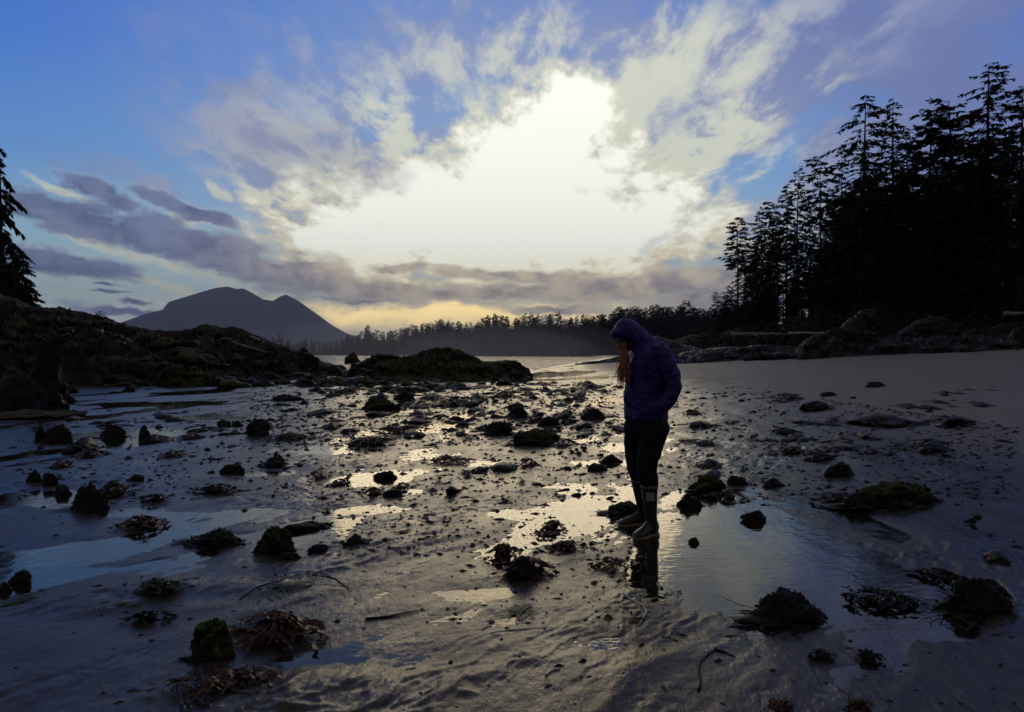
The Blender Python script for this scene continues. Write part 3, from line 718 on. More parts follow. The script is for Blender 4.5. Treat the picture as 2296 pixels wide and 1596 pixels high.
# single rocks by the waterline and on the headland's foot
ROCKS = [
 (790,822,44,32,'pointed dark boulder standing alone before the bright water left of the mound',M_moss),
 (735,836,40,22,'rounded boulder between the headland tip and the pointed boulder',M_rock),
 (760,834,30,16,'small round boulder just left of the pointed boulder',M_rock),
 (655,830,95,50,'large rounded mossy boulder on the tip of the headland',M_moss),
 (460,838,70,46,'domed mossy boulder in front of the headland, biggest of its foot',M_moss),
 (400,866,130,50,'broad green topped boulder at the front foot of the headland',M_moss),
 (330,862,90,34,'dark boulder left of the broad green topped boulder',M_rock),
 (255,866,80,26,'flat dark boulder on the pale sand at the headland foot',M_rock),
 (590,858,60,24,'dark boulder on the sand below the headland tip',M_rock),
 (145,882,48,20,'small wedge shaped rock on the sand beside the upright rock',M_rock),
 (287,878,28,14,'small knob of rock alone on the pale sand in front of the headland',M_rock),
 (480,866,42,18,'blocky rock on the sand right of the green topped boulder',M_rock),
 (530,866,52,20,'rounded rock on the sand beside the blocky rock',M_rock),
 (575,978,56,38,'domed black rock at the left of the middle weed field',M_rock),
 (500,955,30,16,'small black rock standing in the thin pool left of the domed rock',M_rock),
 (530,955,26,14,'second small black rock in the thin pool left of the domed rock',M_rock),
 (1118,976,62,30,'smooth dark boulder with its reflection in the middle pool',M_rock),
 (1385,0,0,0,None,None),
 (1195,1000,92,36,'large dark boulder in the middle left of the person',M_moss),
 (1215,986,88,26,'low dark rock behind the large middle boulder',M_moss),
 (1230,955,50,22,'blocky dark rock above the middle pools',M_rock),
 (1330,940,52,26,'angular dark rock left of the person at hip height',M_rock),
 (1160,938,46,26,'square dark rock at the edge of a bright pool',M_rock),
 (850,918,84,28,'wide dark rock among green weed, left of the golden pool',M_moss),
 (905,898,50,20,'dark rock beside the golden pool',M_rock),
 (1340,1055,44,18,'oval black stone in the golden pool left of the knees',M_rock),
 (1372,1036,46,20,'twin lobed black stone in the golden pool beside the person',M_rock),
 (192,1142,84,64,'big round black rock standing in the left pool',M_rock),
 (132,1108,38,26,'lowest of the three black stones left of the big round rock',M_rock),
 (72,1084,32,26,'leftmost of the three black stones in the left pool',M_rock),
 (108,1088,34,28,'middle one of the three black stones in the left pool',M_rock),
 (122,992,66,44,'knobbly black rock in the shallow pool at the left',M_rock),
 (86,990,24,40,'narrow upright black rock in the shallow pool at the left',M_rock),
 (245,980,60,32,'dark rock at the back edge of the shallow left pool',M_rock),
 (320,985,26,34,'thin dark rock at the right end of the shallow left pool',M_rock),
 (475,1222,116,48,'broad dark rock tufted with weed in the lower left pool',M_rock),
 (610,1238,90,64,'angular green streaked rock right of the tufted rock',M_moss),
 (644,1252,50,18,'small flat rock at the foot of the angular green streaked rock',M_rock),
 (710,1238,44,20,'small domed rock at the right edge of the lower left pool',M_rock),
 (468,1474,96,92,'square black rock with a bright green mossy top in the foreground',M_green_rock),
 (1768,1388,168,88,'large round black boulder in the blue pool at the lower right',M_rock),
 (2215,1370,170,90,'big weed hung boulder at the right edge of the foreground',M_rock),
 (2035,1135,180,66,'wide low dark boulder at the right behind the reflecting pool',M_moss),
 (1945,1140,84,40,'rounded boulder against the left end of the wide low boulder',M_rock),
 (1885,1068,60,30,'blocky dark rock right of the stranded kelp in the middle right',M_rock),
 (1590,1100,78,40,'green topped rock at the edge of the blue pool right of the boots',M_moss),
 (1548,1135,52,32,'black rock in the blue pool below the green topped rock',M_rock),
 (1692,1166,58,30,'pyramid shaped black rock on the far side of the blue pool',M_rock),
 (1655,1086,44,20,'black rock right of the green topped rock',M_rock),
 (1740,1090,50,22,'low brown black rock right of the black rocks by the pool',M_rock),
 (1405,1152,80,32,'green mottled rock touching the left boot',M_moss),
 (1330,0,0,0,None,None),
 (1556,1216,28,20,'small star shaped black stone right of the boots in the blue pool',M_rock),
 (42,1306,48,34,'rounded black stone in the blue sheen at the lower left edge',M_rock),
 (4,1324,36,26,'black stone cut by the left edge of the photo',M_rock),
 (1290,846,0,0,None,None),
 (610,1047,44,18,'small weedy rock in the left middle flats',M_rock),
 (518,1060,50,24,'pointed small rock in the left middle flats',M_rock),
 (303,1078,34,16,'small rock behind the big round black rock',M_rock),
 (860,1072,52,22,'brown black stone at the edge of the long golden puddle',M_rock),
 (880,1112,46,18,'dark stone in the small puddle below the long golden puddle',M_rock),
 (1175,1298,80,52,'heap shaped dark stone under kelp left of the boots',M_rock),
 (1965,866,40,12,'small dark stone far up the right sand',M_rock),
 (1860,888,38,10,'dark low stone on the right sand below the far small stone',M_rock),
 (640,898,70,14,'row of low dark stone far left of the golden pool',M_rock),
 (1500,0,0,0,None,None)]
sd = 100; ALLROCK = []
for (px_, py_, w_, h_, lab, mt_) in ROCKS:
    sd += 1
    if lab is None or py_ == 0 or w_ == 0: continue
    lab = lab.replace('row of low dark stone', 'long low dark stone')
    ro_ = big_rock(px_, py_, w_, h_*1.05, lab, sd, mt_, 5 if w_ > 54 else 4, 0.34 if w_ > 60 else 0.3, rz=0.0)
    ALLROCK.append((ro_, w_, px_, py_))
    if w_ > 40: fringe(ro_, mt_, sd)

# boulders strewn over the foot of headland and mound: shared shapes, each a thing of its own
VAR = []
for k in range(10):
    v, f = lump(300+k, 3, 0.30, 0, 0.5); VAR.append([mesh_np('boulder', v*np.array([1,0.85,0.62]), f, [M_moss]), mesh_np('boulder', v*np.array([1,0.85,0.62]), f, [M_rock])])
rs = np.random.RandomState(5)
bvh_head = BVHTree.FromPolygons([tuple(p) for p in HG.reshape(-1,3)], [tuple(q) for q in grid_faces(HG.shape[0], HG.shape[1])])
bvh_mo = BVHTree.FromPolygons([tuple(p) for p in MG.reshape(-1,3)], [tuple(q) for q in grid_faces(MG.shape[0], MG.shape[1])])
def top_z(x, y):
    z = gz(x, y)
    for b in (bvh_head, bvh_mo):
        h = b.ray_cast(Vector((x, y, 30)), Vector((0, 0, -1)))
        if h[0] is not None: z = max(z, h[0].z)
    return z
def strew(n, regions, rmin, rmax, label, group, mats, name='boulder'):
    for i in range(n):
        x0, y0, x1, y1 = regions[rs.randint(len(regions))]
        px = rs.uniform(x0, x1); py = rs.uniform(y0, y1)
        D = EYE*FPX/(py-HY) if py > HY+15 else 45
        if 'slope' in group: D = rs.uniform(33, 42)
        D = min(D, 47); x = (px-CX)/FPX*D
        r = rmin*(rmax/rmin)**(rs.rand()**1.6)
        me = VAR[rs.randint(10)][mats[rs.randint(len(mats))]]
        o = link(name, me, loc=(x, D, top_z(x, D)-r*0.05), rot=(rs.uniform(-.3,.3), rs.uniform(-.3,.3), rs.uniform(0, 6.28)), sc=(r*rs.uniform(.8,1.3), r*rs.uniform(.8,1.2), r*rs.uniform(.7,1.15)))
        tag(o, label, 'boulder', group)
strew(120, [(420,835,700,862),(560,830,760,858),(640,840,900,866),(480,850,800,868)], 0.22, 0.75, 'rounded weedy boulder heaped among others between headland and mound', 'boulders heaped between headland and mound', [0,0,1])
strew(70, [(760,848,1180,868),(700,856,1000,880)], 0.14, 0.42, 'small dark boulder strewn along the near foot of the mound', 'boulders along the foot of the mound', [0,1])
strew(50, [(330,800,640,830),(200,812,480,845)], 0.25, 0.8, 'weathered boulder lying on the slope of the headland', 'boulders on the slope of the headland', [0,1])
strew(60, [(100,850,440,870),(0,860,120,905)], 0.15, 0.6, 'dark boulder lying along the front foot of the headland', 'boulders along the foot of the headland', [0,1,1])
# shore stones of the right hand ledges
for i in range(60):
    px = rs.uniform(1480, 2290); D = np.interp(px, [1480,1780,1960,2295], [52,42,39.5,31.5]) - rs.rand()*1.2 + rs.rand()*1.5
    x = (px-CX)/FPX*D; r = rs.uniform(.15, .6)
    o = link('boulder', VAR[rs.randint(10)][1], loc=(x, D, gz(x, D)+r*0.2), rot=(rs.uniform(-.3,.3), rs.uniform(-.3,.3), rs.uniform(0,6.28)), sc=(r*1.5, r, r*.8))
    tag(o, 'dark boulder at the foot of the ledges under the right hand forest', 'boulder', 'boulders along the ledges under the forest')
# driftwood on the ledge
def log(px0, py0, px1, py1, D0, D1, r, label, seed):
    a = Vector(((px0-CX)/FPX*D0, D0, EYE+(HY-py0)/FPX*D0)); b = Vector(((px1-CX)/FPX*D1, D1, EYE+(HY-py1)/FPX*D1))
    m = MB(); n = 14; q = np.random.RandomState(seed)
    pts = [a.lerp(b, i/(n-1)) + Vector((0, q.uniform(-.05,.05), q.uniform(-.03,.03))) for i in range(n)]
    m.tube(pts, [r*(1-0.45*i/(n-1))*q.uniform(.9,1.1) for i in range(n)], 10)
    tag(link('driftwood_log', m.mesh('driftwood_log', M_wood)), label, 'log', None)
log(1640,748,1760,749,56,52,0.13,'long straight grey driftwood log left of the slabs under the trees',1)
log(1768,747,1850,746,52,47,0.11,'short grey driftwood log ending against the pale slabs',2)
log(2250,704,2330,702,38,37,0.12,'pale driftwood log high at the right edge below the forest',3)
log(1130+560,752,1720,748,50,49,0.07,'thin driftwood pole lying crosswise under the long log',4)
log(520,768,600,790,41,41.5,0.10,'bleached log lying down the slope of the headland',5)

# ================================================================== conifers
def conifer(seed, H=24.0, start=0.12, rad=3.4, nb=150, spray=26, droop=0.35, upturn=0.25, irr=0.35, topw=0.0, trunk_r=0.32, lean=0.02, hang=0.0, clump=1.0, ss_=0.62, dead=10, nseg=6):
    """returns crown mesh and trunk mesh: limbs that leave the trunk one by one, each set with many small leafy sprays"""
    q = np.random.RandomState(seed)
    # trunk
    m = MB(); nz = 12; lx, ly = q.normal(size=2)*lean*H*0.5
    cl = lambda f: Vector((lx*f*f, ly*f*f, H*f)) + Vector((0.12*math.sin(f*7+seed), 0.1*math.cos(f*5+seed), 0))*f
    m.tube([cl(i/(nz-1)) - Vector((0,0,0.8 if i == 0 else 0)) for i in range(nz)], [trunk_r*(1-0.93*(i/(nz-1)))*(1.25 if i == 0 else 1) for i in range(nz)], 8)
    for i in range(dead):
        f = q.uniform(0.1, max(start+0.15, 0.25)); a = q.uniform(0, 6.28); L = q.uniform(.5, 1.8); p = cl(f)
        m.tube([p, p+Vector((math.cos(a)*L*.5, math.sin(a)*L*.5, -.02*L)), p+Vector((math.cos(a)*L, math.sin(a)*L, -.15*L))], [.045, .03, .008], 4, False)
    V = []; F = []
    quad = []
    for i in range(nb):
        f = start + (1-start)*(1-(1-(i+q.rand())/nb)**0.9) if nb else 0
        f = min(f, 0.995)
        rel = (1-f)/(1-start)
        prof = (rel**0.75)*(1-0.25*sstep(rel, 0.75, 1.0)) + topw*math.exp(-((rel-0.12)/0.16)**2)
        L = rad*float(prof)*(1+irr*q.normal()*0.6)*q.choice([1, 1, 1, 0.55, 1.25]) + 0.25
        if L < 0.15: continue
        a = q.uniform(0, 6.28); el = 0.25*(1-rel)+q.uniform(-.1, .25)
        p0 = cl(f); ca, sa = math.cos(a), math.sin(a)
        pts = []
        for s in range(nseg+1):
            u = s/nseg
            r = L*u; z = L*(el*u - droop*u*u + upturn*max(0, u-0.6)**1.3)
            pts.append(np.array([p0.x+ca*r - sa*0.08*L*math.sin(3*u+i), p0.y+sa*r+ca*0.08*L*math.sin(3*u+i), p0.z+z]))
        m.tube(pts, [max(.012, .035*(1-s/nseg)*min(1, L/2)) for s in range(nseg+1)], 3, False)
        ns = max(4, int(spray*min(1.4, 0.35+L/rad)))
        u = (np.arange(ns)+q.rand(ns))/ns; u = 0.18+0.82*u**0.85
        if clump > 0: u = np.clip(u+0.05*np.sin(u*17+i), 0.1, 1)
        idx = np.clip((u*nseg).astype(int), 0, nseg-1); fr = (u*nseg-idx)[:, None]
        P = np.array(pts); b = P[idx]*(1-fr)+P[idx+1]*fr
        side = q.choice([-1, 1], ns)
        sl = ss_*(0.35+0.9*(1-np.abs(u-0.6)))*q.uniform(.5, 1.25, ns)*min(1.2, 0.5+L/rad)
        ang = a + side*q.uniform(0.35, 1.25, ns)*(u < 0.97) 
        dz = q.uniform(-.55, .12, ns) - hang*q.uniform(.3, 1.2, ns)
        d = np.stack([np.cos(ang), np.sin(ang), dz], 1); d /= np.linalg.norm(d, axis=1)[:, None]
        w = np.stack([-np.sin(ang), np.cos(ang), q.uniform(-.6, .6, ns)], 1); w /= np.linalg.norm(w, axis=1)[:, None]
        tip = b + d*sl[:, None]; midp = b + d*(sl*0.45)[:, None]; wd = (sl*q.uniform(.13, .26, ns))[:, None]
        quad.append(np.stack([b, midp+w*wd, tip, midp-w*wd], 1))
    Q = np.concatenate(quad).reshape(-1, 3)
    crown = mesh_np('crown', Q, np.arange(len(Q)).reshape(-1, 4), [M_needle], smooth=False)
    trunk = m.mesh('trunk', M_bark)
    return crown, trunk, H, (lx, ly)
KIND = {
 'full': [conifer(11, 25, .08, 4.4, 210, 40, .58, .3, .65, ss_=.56, hang=.4), conifer(12, 25, .05, 4.9, 230, 38, .60, .25, .7, 0.15, ss_=.56, hang=.45), conifer(13, 25, .12, 4.4, 200, 42, .52, .35, .75, .1, ss_=.58, hang=.4)],
 'thin': [conifer(21, 25, .46, 2.8, 96, 32, .42, .25, .65, 0.12, .24, lean=.05, dead=22, ss_=.62, hang=.2), conifer(22, 25, .36, 2.5, 100, 30, .5, .3, .65, 0.05, .22, lean=.06, dead=26, ss_=.6, hang=.25), conifer(23, 25, .55, 3.2, 84, 36, .35, .2, .65, 0.3, .26, lean=.05, dead=24, ss_=.68, hang=.2)],
 'spire': [conifer(31, 25, .12, 2.5, 150, 26, .48, .2, .5, 0, .24, ss_=.58, hang=.2), conifer(32, 25, .2, 2.6, 140, 28, .5, .3, .55, 0.0, .22, ss_=.58, hang=.2)],
 'broad': [conifer(41, 22, .18, 5.0, 150, 44, .25, .30, .55, .38, .4, ss_=.75), conifer(42, 22, .12, 4.6, 160, 44, .35, .35, .6, .30, .4, ss_=.75)],
 'big': [conifer(51, 30, .10, 6.2, 230, 54, .48, .42, .75, 0.12, .5, ss_=.66, hang=.4)],
 'cedar': [conifer(61, 16, .05, 2.2, 120, 40, .8, .1, .8, 0, .3, hang=1.4, ss_=.55), conifer(62, 12, .02, 3.2, 150, 40, .6, .1, .4, 0.2, .3, hang=.7, ss_=.7)],
}
bvh_bank = BVHTree.FromPolygons([tuple(p) for p in BG.reshape(-1,3)], [tuple(q) for q in grid_faces(BG.shape[0], BG.shape[1])])
tq = np.random.RandomState(77)
def plant_tree(px, py, D, kind, var, label, group=None, wid=1.0, base=None, name='conifer', part=True):
    cr, tr, H, (lx, ly) = KIND[kind][var]
    x = (px-CX)/FPX*D; ztip = EYE+(HY-py)/FPX*D
    if base is None:
        h = bvh_bank.ray_cast(Vector((x, D, 60)), Vector((0, 0, -1))); base = h[0].z-0.2 if h[0] is not None else float(base_h(x, D))
    s = max(ztip-base, 1.0)/H
    rz = tq.uniform(0, 6.28)
    ox = (lx*math.cos(rz)-ly*math.sin(rz))*s*wid; oy = (lx*math.sin(rz)+ly*math.cos(rz))*s*wid
    t = empty(name, (x-ox, D-oy*0.2, base), rz, (s*wid, s*wid, s))
    tag(t, label, 'tree', group)
    link('trunk', tr, t); link('crown', cr, t)
    return t
# (tip px, tip py, distance, kind, variant, width, label)
NEAR = [
 (2213,142,54,'big',0,1.0,'tallest conifer of the right hand forest, broad tiers against the sky at the upper right'),
 (2290,195,52,'big',0,0.95,'tall dark conifer at the right edge beside the tallest one'),
 (2128,224,57,'broad',0,1.0,'flat topped broad conifer left of the tallest tree'),
 (2085,262,60,'broad',1,0.9,'broad bushy topped conifer between the twin tall conifers and the flat topped one'),
 (1938,212,60,'full',1,1.15,'tall conifer at the left end of the dense forest, first of the twin tops'),
 (2000,222,63,'full',0,1.1,'second of the twin tall tops left of the flat topped conifer'),
 (2030,300,58,'full',2,1.1,'conifer filling the gap below the twin tall tops'),
 (2180,300,50,'full',1,1.2,'dark conifer in front of the tallest tree'),
 (2260,280,48,'full',0,1.25,'dark conifer at the lower right of the tallest tree'),
 (1886,328,64,'spire',0,0.9,'slender spire conifer just left of the dense forest'),
 (1836,348,68,'thin',2,0.9,'slim conifer with a tufted top and bare stem, second highest left of the spire'),
 (1790,372,72,'spire',1,1.15,'open conifer with stepped branches left of the tufted one'),
 (1762,412,76,'thin',0,1.0,'slim dark conifer left of the stepped conifer'),
 (1722,452,80,'thin',2,1.0,'tall bare stemmed conifer with a flat feathery head'),
 (1705,462,84,'thin',1,1.0,'thin conifer with branches only on top, beside the flat headed one'),
 (1742,470,78,'thin',0,1.0,'bare stemmed conifer right of the flat headed one'),
 (1652,488,84,'thin',2,1.15,'leftmost tall conifer of the right hand stand, limbs reaching left'),
 (1672,522,86,'thin',1,1.0,'thin conifer close behind the leftmost tall one'),
 (1690,560,88,'thin',0,1.0,'lower thin conifer between the leftmost two groups of stems'),
 (1860,420,66,'thin',1,1.0,'bare stem with short limbs below the slender spire'),
 (1815,450,70,'full',2,0.8,'dense conifer standing below the stepped and tufted ones'),
 (1780,500,74,'full',0,0.75,'dense lower conifer behind the bare stems'),
 (1905,400,58,'full',2,1.0,'bushy conifer at the left flank of the dense forest'),
 (1870,520,60,'full',1,1.0,'bushy lower conifer under the slender spire'),
 (1630,640,92,'broad',1,0.8,'low windswept conifer at the left foot of the right hand stand'),
 (1606,655,96,'broad',0,0.7,'small windswept conifer farthest left in the right hand stand'),
]
for (px_, py_, D_, kd, vr, wd, lab) in NEAR:
    plant_tree(px_, py_, D_, kd, vr, lab, 'tall conifers of the right hand forest', wd)
# the trees that close the stand, under the skyline of the ones above
sky_fill = [(1560,690),(1600,670),(1650,560),(1700,510),(1740,500),(1800,480),(1850,470),(1900,380),(1950,300),(2020,300),(2100,300),(2200,260),(2295,270),(2400,240),(2600,200)]
for i in range(92):
    px_ = tq.uniform(1890, 2470) if i < 58 else tq.uniform(1640, 1900)
    top = np.interp(px_, [a for a, b in sky_fill], [b for a, b in sky_fill])
    py_ = top + tq.uniform(20, (640-top)*0.75 if px_ > 1890 else (700-top)*0.9)
    D_ = np.interp(px_, [1570,1640,1800,2000,2300,2600], [92,80,64,55,47,44]) + tq.uniform(-5, 10)
    D_ += 0.02*(0 if py_ < 500 else -60)*1.0
    kd = 'full' if tq.rand() < .7 else 'broad'
    if px_ < 1760 and tq.rand() < .75: kd = 'thin'
    plant_tree(px_, py_, D_, kd, tq.randint(len(KIND[kd])), 'dark conifer packed among others in the right hand forest' if kd != 'thin' else 'thin bare stemmed conifer standing among others at the thin end of the forest',
               'trees packed in the right hand forest' if kd != 'thin' else 'bare stemmed conifers at the end of the forest', 0.95)
# low trees that carry the stand down to the shore
for i in range(20):
    px_ = tq.uniform(1555, 1930); top = np.interp(px_, [1555,1600,1650,1750,1850,1930], [700,668,650,610,580,560])
    plant_tree(px_, top+tq.uniform(0, 60), np.interp(px_, [1570,1640,1800,2000], [94,82,62,52])+tq.uniform(-3, 4), ['broad','full'][tq.randint(2)], tq.randint(2), 'low bushy conifer closing the foot of the stand at the left end of the forest', 'low conifers at the foot of the stand', tq.uniform(1.2, 1.7))
# left edge
plant_tree(2,322,44,'cedar',0,'tall drooping conifer cut by the left edge of the photo',None,0.9,base=3.6)
plant_tree(40,560,45,'cedar',1,'bushy conifer under the tall one at the left edge',None,1.15,base=3.4)
plant_tree(-60,380,46,'full',1,'dark conifer beyond the left edge behind the drooping one',None,0.9,base=3.6)
plant_tree(14,590,43,'cedar',1,'short bushy conifer low against the left edge',None,1.3,base=3.2)
plant_tree(62,640,46,'cedar',1,'lowest small conifer stepping down on to the headland',None,1.2,base=3.3)

# far wood on the shore across the water
def far_conifer(seed, H=20, rad=2.6, nb=150, spray=12, start=.04, topw=0.0):
    cr, tr, h, l = conifer(seed, H, start, rad, nb, spray, .45, .15, .45, topw, .3, ss_=1.35, dead=0, nseg=3)
    cr.materials.clear(); cr.materials.append(M_needle_far); return cr, tr, h, (0, 0)
KIND['far'] = [far_conifer(201), far_conifer(202, rad=2.4), far_conifer(203, rad=3.4, topw=.12), far_conifer(204, rad=3.8, topw=.2), far_conifer(205, rad=2.2, start=.3), far_conifer(206, rad=3.3)]
far_sky = [(596,764),(612,756),(625,748),(640,752),(655,772),(665,768),(680,758),(700,760),(725,768),(742,768),(752,758),(762,772),(772,748),(790,750),(815,740),(823,731),(835,742),(880,736),(930,728),(985,718),(1000,712),(1010,722),(1060,722),(1100,704),(1120,704),(1150,716),(1180,700),(1200,702),(1230,706),(1250,700),(1270,718),(1300,704),(1340,708),(1370,700),(1390,684),(1405,692),(1420,686),(1450,690),(1470,682),(1500,690),(1535,674),(1555,690),(1580,690),(1640,680),(1760,670)]
fx = [a for a, b in far_sky]; fy = [b for a, b in far_sky]
n_far = 0
def far_tree(px, py, D, lab, grp):
    v_ = tq.randint(6); base = -0.3+max(0, np.interp(px, [560,700,1000,1500], [0,.5,2,3])*(D-np.interp(px, *zip(*FS_D)))/20)
    plant_tree(px, py, D, 'far', v_, lab, grp, tq.uniform(.7, 1.2), base=base, name='distant_conifer')
for i, px_ in enumerate(np.linspace(600, 1720, 165)):
    px_ += tq.uniform(-4, 4)
    far_tree(px_, np.interp(px_, fx, fy)+abs(tq.normal())*5-3, np.interp(px_, *zip(*FS_D))+tq.uniform(6, 26), 'conifer standing out on the skyline of the far shore', 'trees on the skyline of the far shore')
for i in range(134):
    px_ = tq.uniform(640, 1620); t_ = np.interp(px_, fx, fy)
    far_tree(px_, t_ + (786-t_)*tq.uniform(.06, .42), np.interp(px_, *zip(*FS_D))+tq.uniform(0, 8), 'hazy conifer of the near edge of the far wood above the waterline', 'trees along the edge of the far shore')

# undergrowth on the right hand bank: leafy mass nobody could count
def leaf_mass(n, area, size, seed, hgt):
    q = np.random.RandomState(seed); out = []
    k = 0
    while k < n:
        px, D = area(q)
        x = (px-CX)/FPX*D
        h = bvh_bank.ray_cast(Vector((x, D, 60)), Vector((0,0,-1)))
        z = h[0].z if h[0] is not None else float(base_h(x, D))
        cnt = 150; R_ = q.uniform(.7, 1.6); c = np.array([x, D, z])
        d = q.normal(size=(cnt,3)); d /= np.linalg.norm(d, axis=1)[:,None]; d[:,2] = np.abs(d[:,2])
        p = c + d*R_*q.uniform(.6, 1.05, cnt)[:,None]*np.array([1,1,hgt])
        a = q.normal(size=(cnt,3)); a /= np.linalg.norm(a, axis=1)[:,None]; b = np.cross(a, d); b /= np.linalg.norm(b, axis=1)[:,None]+1e-9
        s = size*q.uniform(.5, 1.3, cnt)[:,None]
        out.append(np.stack([p-a*s, p+b*s*.45, p+a*s, p-b*s*.45], 1)); k += 1
    Q = np.concatenate(out).reshape(-1,3)
    return mesh_np('undergrowth', Q, np.arange(len(Q)).reshape(-1,4), [M_bush], smooth=False)
me = leaf_mass(520, lambda q: (lambda px: (px, np.interp(px, [1500,1560,1640,1800,2000,2300,2500], [86,82,63,51,46.5,41.5,39])+q.uniform(0, 9)))(q.uniform(1540, 2480)), .13, 3, 1.1)
tag(link('undergrowth', me), 'dense low undergrowth along the edge of the right hand forest', kind='stuff')
# small bush and grass tuft on the crest of the headland
def small_bush(px, py, w, D, label, n=160, seed=1):
    q = np.random.RandomState(seed); x = (px-CX)/FPX*D; r = w/2*D/FPX; z = EYE+(HY-py)/FPX*D
    d = q.normal(size=(n,3)); d /= np.linalg.norm(d, axis=1)[:,None]; d[:,2] = np.abs(d[:,2])
    p = d*r*q.uniform(.3, 1.1, n)[:,None]*np.array([1,.8,1.1]); a = q.normal(size=(n,3)); a /= np.linalg.norm(a,axis=1)[:,None]; b = np.cross(a,d); s = r*.16*q.uniform(.5,1.3,n)[:,None]
    Q = np.stack([p-a*s, p+b*s*.5, p+a*s, p-b*s*.5], 1).reshape(-1,3)
    t = empty('bush', (x, D, z-0.05)); tag(t, label, 'bush')
    link('foliage', mesh_np('foliage', Q, np.arange(len(Q)).reshape(-1,4), [M_bush], smooth=False), t)
    m = MB()
    for k in range(9):
        e = d[k]*r*1.1; m.tube([(0,0,-.3),(e[0]*.4,e[1]*.4,e[2]*.5),tuple(e)], [.02,.014,.005], 4, False)
    link('stem', m.mesh('stem', M_bark), t)
small_bush(222, 714, 34, 41, 'small leafy bush on the crest of the headland left of the mountain', 240, 3)
small_bush(155, 694, 12, 40, 'thin sprig on the crest of the headland near the left conifer', 30, 4)

# ================================================================== haze over the whole place, and spray mist over the inlet
def volume_box(name, lo, hi, dens, col, label, aniso=0.0):
    x0,y0,z0 = lo; x1,y1,z1 = hi
    v = [(x0,y0,z0),(x1,y0,z0),(x1,y1,z0),(x0,y1,z0),(x0,y0,z1),(x1,y0,z1),(x1,y1,z1),(x0,y1,z1)]
    f = [(0,3,2,1),(4,5,6,7),(0,1,5,4),(1,2,6,5),(2,3,7,6),(3,0,4,7)]
    me = bpy.data.meshes.new(name); me.from_pydata(v, [], f)
    m = bpy.data.materials.new(name); m.use_nodes = True; t = NT(m.node_tree); t.n.clear()
    out = t.node('ShaderNodeOutputMaterial'); pv = t.node('ShaderNodeVolumePrincipled')
    pv.inputs['Color'].default_value = col; pv.inputs['Density'].default_value = dens; pv.inputs['Anisotropy'].default_value = aniso
    t.l.new(pv.outputs[0], out.inputs['Volume'])
    me.materials.append(m); o = link(name, me); tag(o, label, kind='stuff'); return o
volume_box('haze', (-5000,-200,-4), (5000,6950,600), 1.35e-4, (0.68,0.77,1.0,1), 'thin evening haze filling the whole view')
def mist(px, D, rx, ry, rz, dens, label):
    v, f = _ICO[4]; x = (px-CX)/FPX*D; v = v*np.array([rx, ry, rz]); me = mesh_np('spray_mist', v, f, [])
    m = bpy.data.materials.new('spray_mist'); m.use_nodes = True; t = NT(m.node_tree); t.n.clear(); out = t.node('ShaderNodeOutputMaterial'); pv = t.node('ShaderNodeVolumePrincipled')
    pv.inputs['Color'].default_value = (1.0,.93,.88,1); pv.inputs['Density'].default_value = dens; pv.inputs['Anisotropy'].default_value = 0.3; t.l.new(pv.outputs[0], out.inputs['Volume']); me.materials.append(m)
    tag(link('spray_mist', me, loc=(x, D, 0)), label, kind='stuff')
mist(1020, 215, 55, 80, 13, 1.1e-3, 'low sea spray mist drifting over the inlet')
mist(1120, 190, 26, 60, 8, 1.6e-3, 'thicker low mist above the breaking water')
mist(760, 300, 60, 90, 14, 0.9e-3, 'low mist before the islets at the left of the far shore')

# ================================================================== seaweed
def ribbon(q, L, w, mound, n=7, curl=1.0):
    """one crumpled kelp blade lying over a low heap; returns verts, faces"""
    a = q.uniform(0, 6.28); c = np.array([q.normal()*mound[0]*.5, q.normal()*mound[1]*.5])
    v = []; ph = q.uniform(0, 6.28)
    for i in range(n+1):
        u = i/n
        a += q.normal()*0.35*curl
        c = c + np.array([math.cos(a), math.sin(a)])*L/n
        rr_ = (c[0]/mound[0])**2 + (c[1]/mound[1])**2
        z = mound[2]*math.exp(-rr_*1.3) + 0.012 + abs(math.sin(u*7+ph))*0.16*w*3*curl*(1 if rr_ < 1.6 else .35)
        ww = w*(0.35+0.65*math.sin(math.pi*min(1, u*0.9+0.08)))*q.uniform(.75, 1.2)
        nx, ny = -math.sin(a), math.cos(a); tw = 0.6*math.sin(u*5+ph*2)*curl
        v += [(c[0]-nx*ww, c[1]-ny*ww, z-tw*ww), (c[0], c[1], z+0.15*ww), (c[0]+nx*ww, c[1]+ny*ww, z+tw*ww)]
    f = []
    for i in range(n):
        k = i*3; f += [(k, k+1, k+4, k+3), (k+1, k+2, k+5, k+4)]
    return v, f
def to_mesh(name, vs, mats):
    V = []; F = []; 
    for v, f in vs:
        k = len(V); V += [tuple(p) for p in v]; F += [tuple(i+k for i in t) for t in f]
    me = bpy.data.meshes.new(name); me.from_pydata(V, [], F)
    for m in mats: me.materials.append(m)
    me.polygons.foreach_set('use_smooth', [True]*len(me.polygons)); me.update(); return me
def low_heap(q, sx, sy, sz, sub=3, rough=.5):
    v, f = lump(q.randint(9999), sub, rough, 0, .3); v = v*np.array([sx, sy, sz]); v[:,2] = np.maximum(v[:,2], -.15*sz)
    return v.tolist(), [tuple(x) for x in f.tolist()]
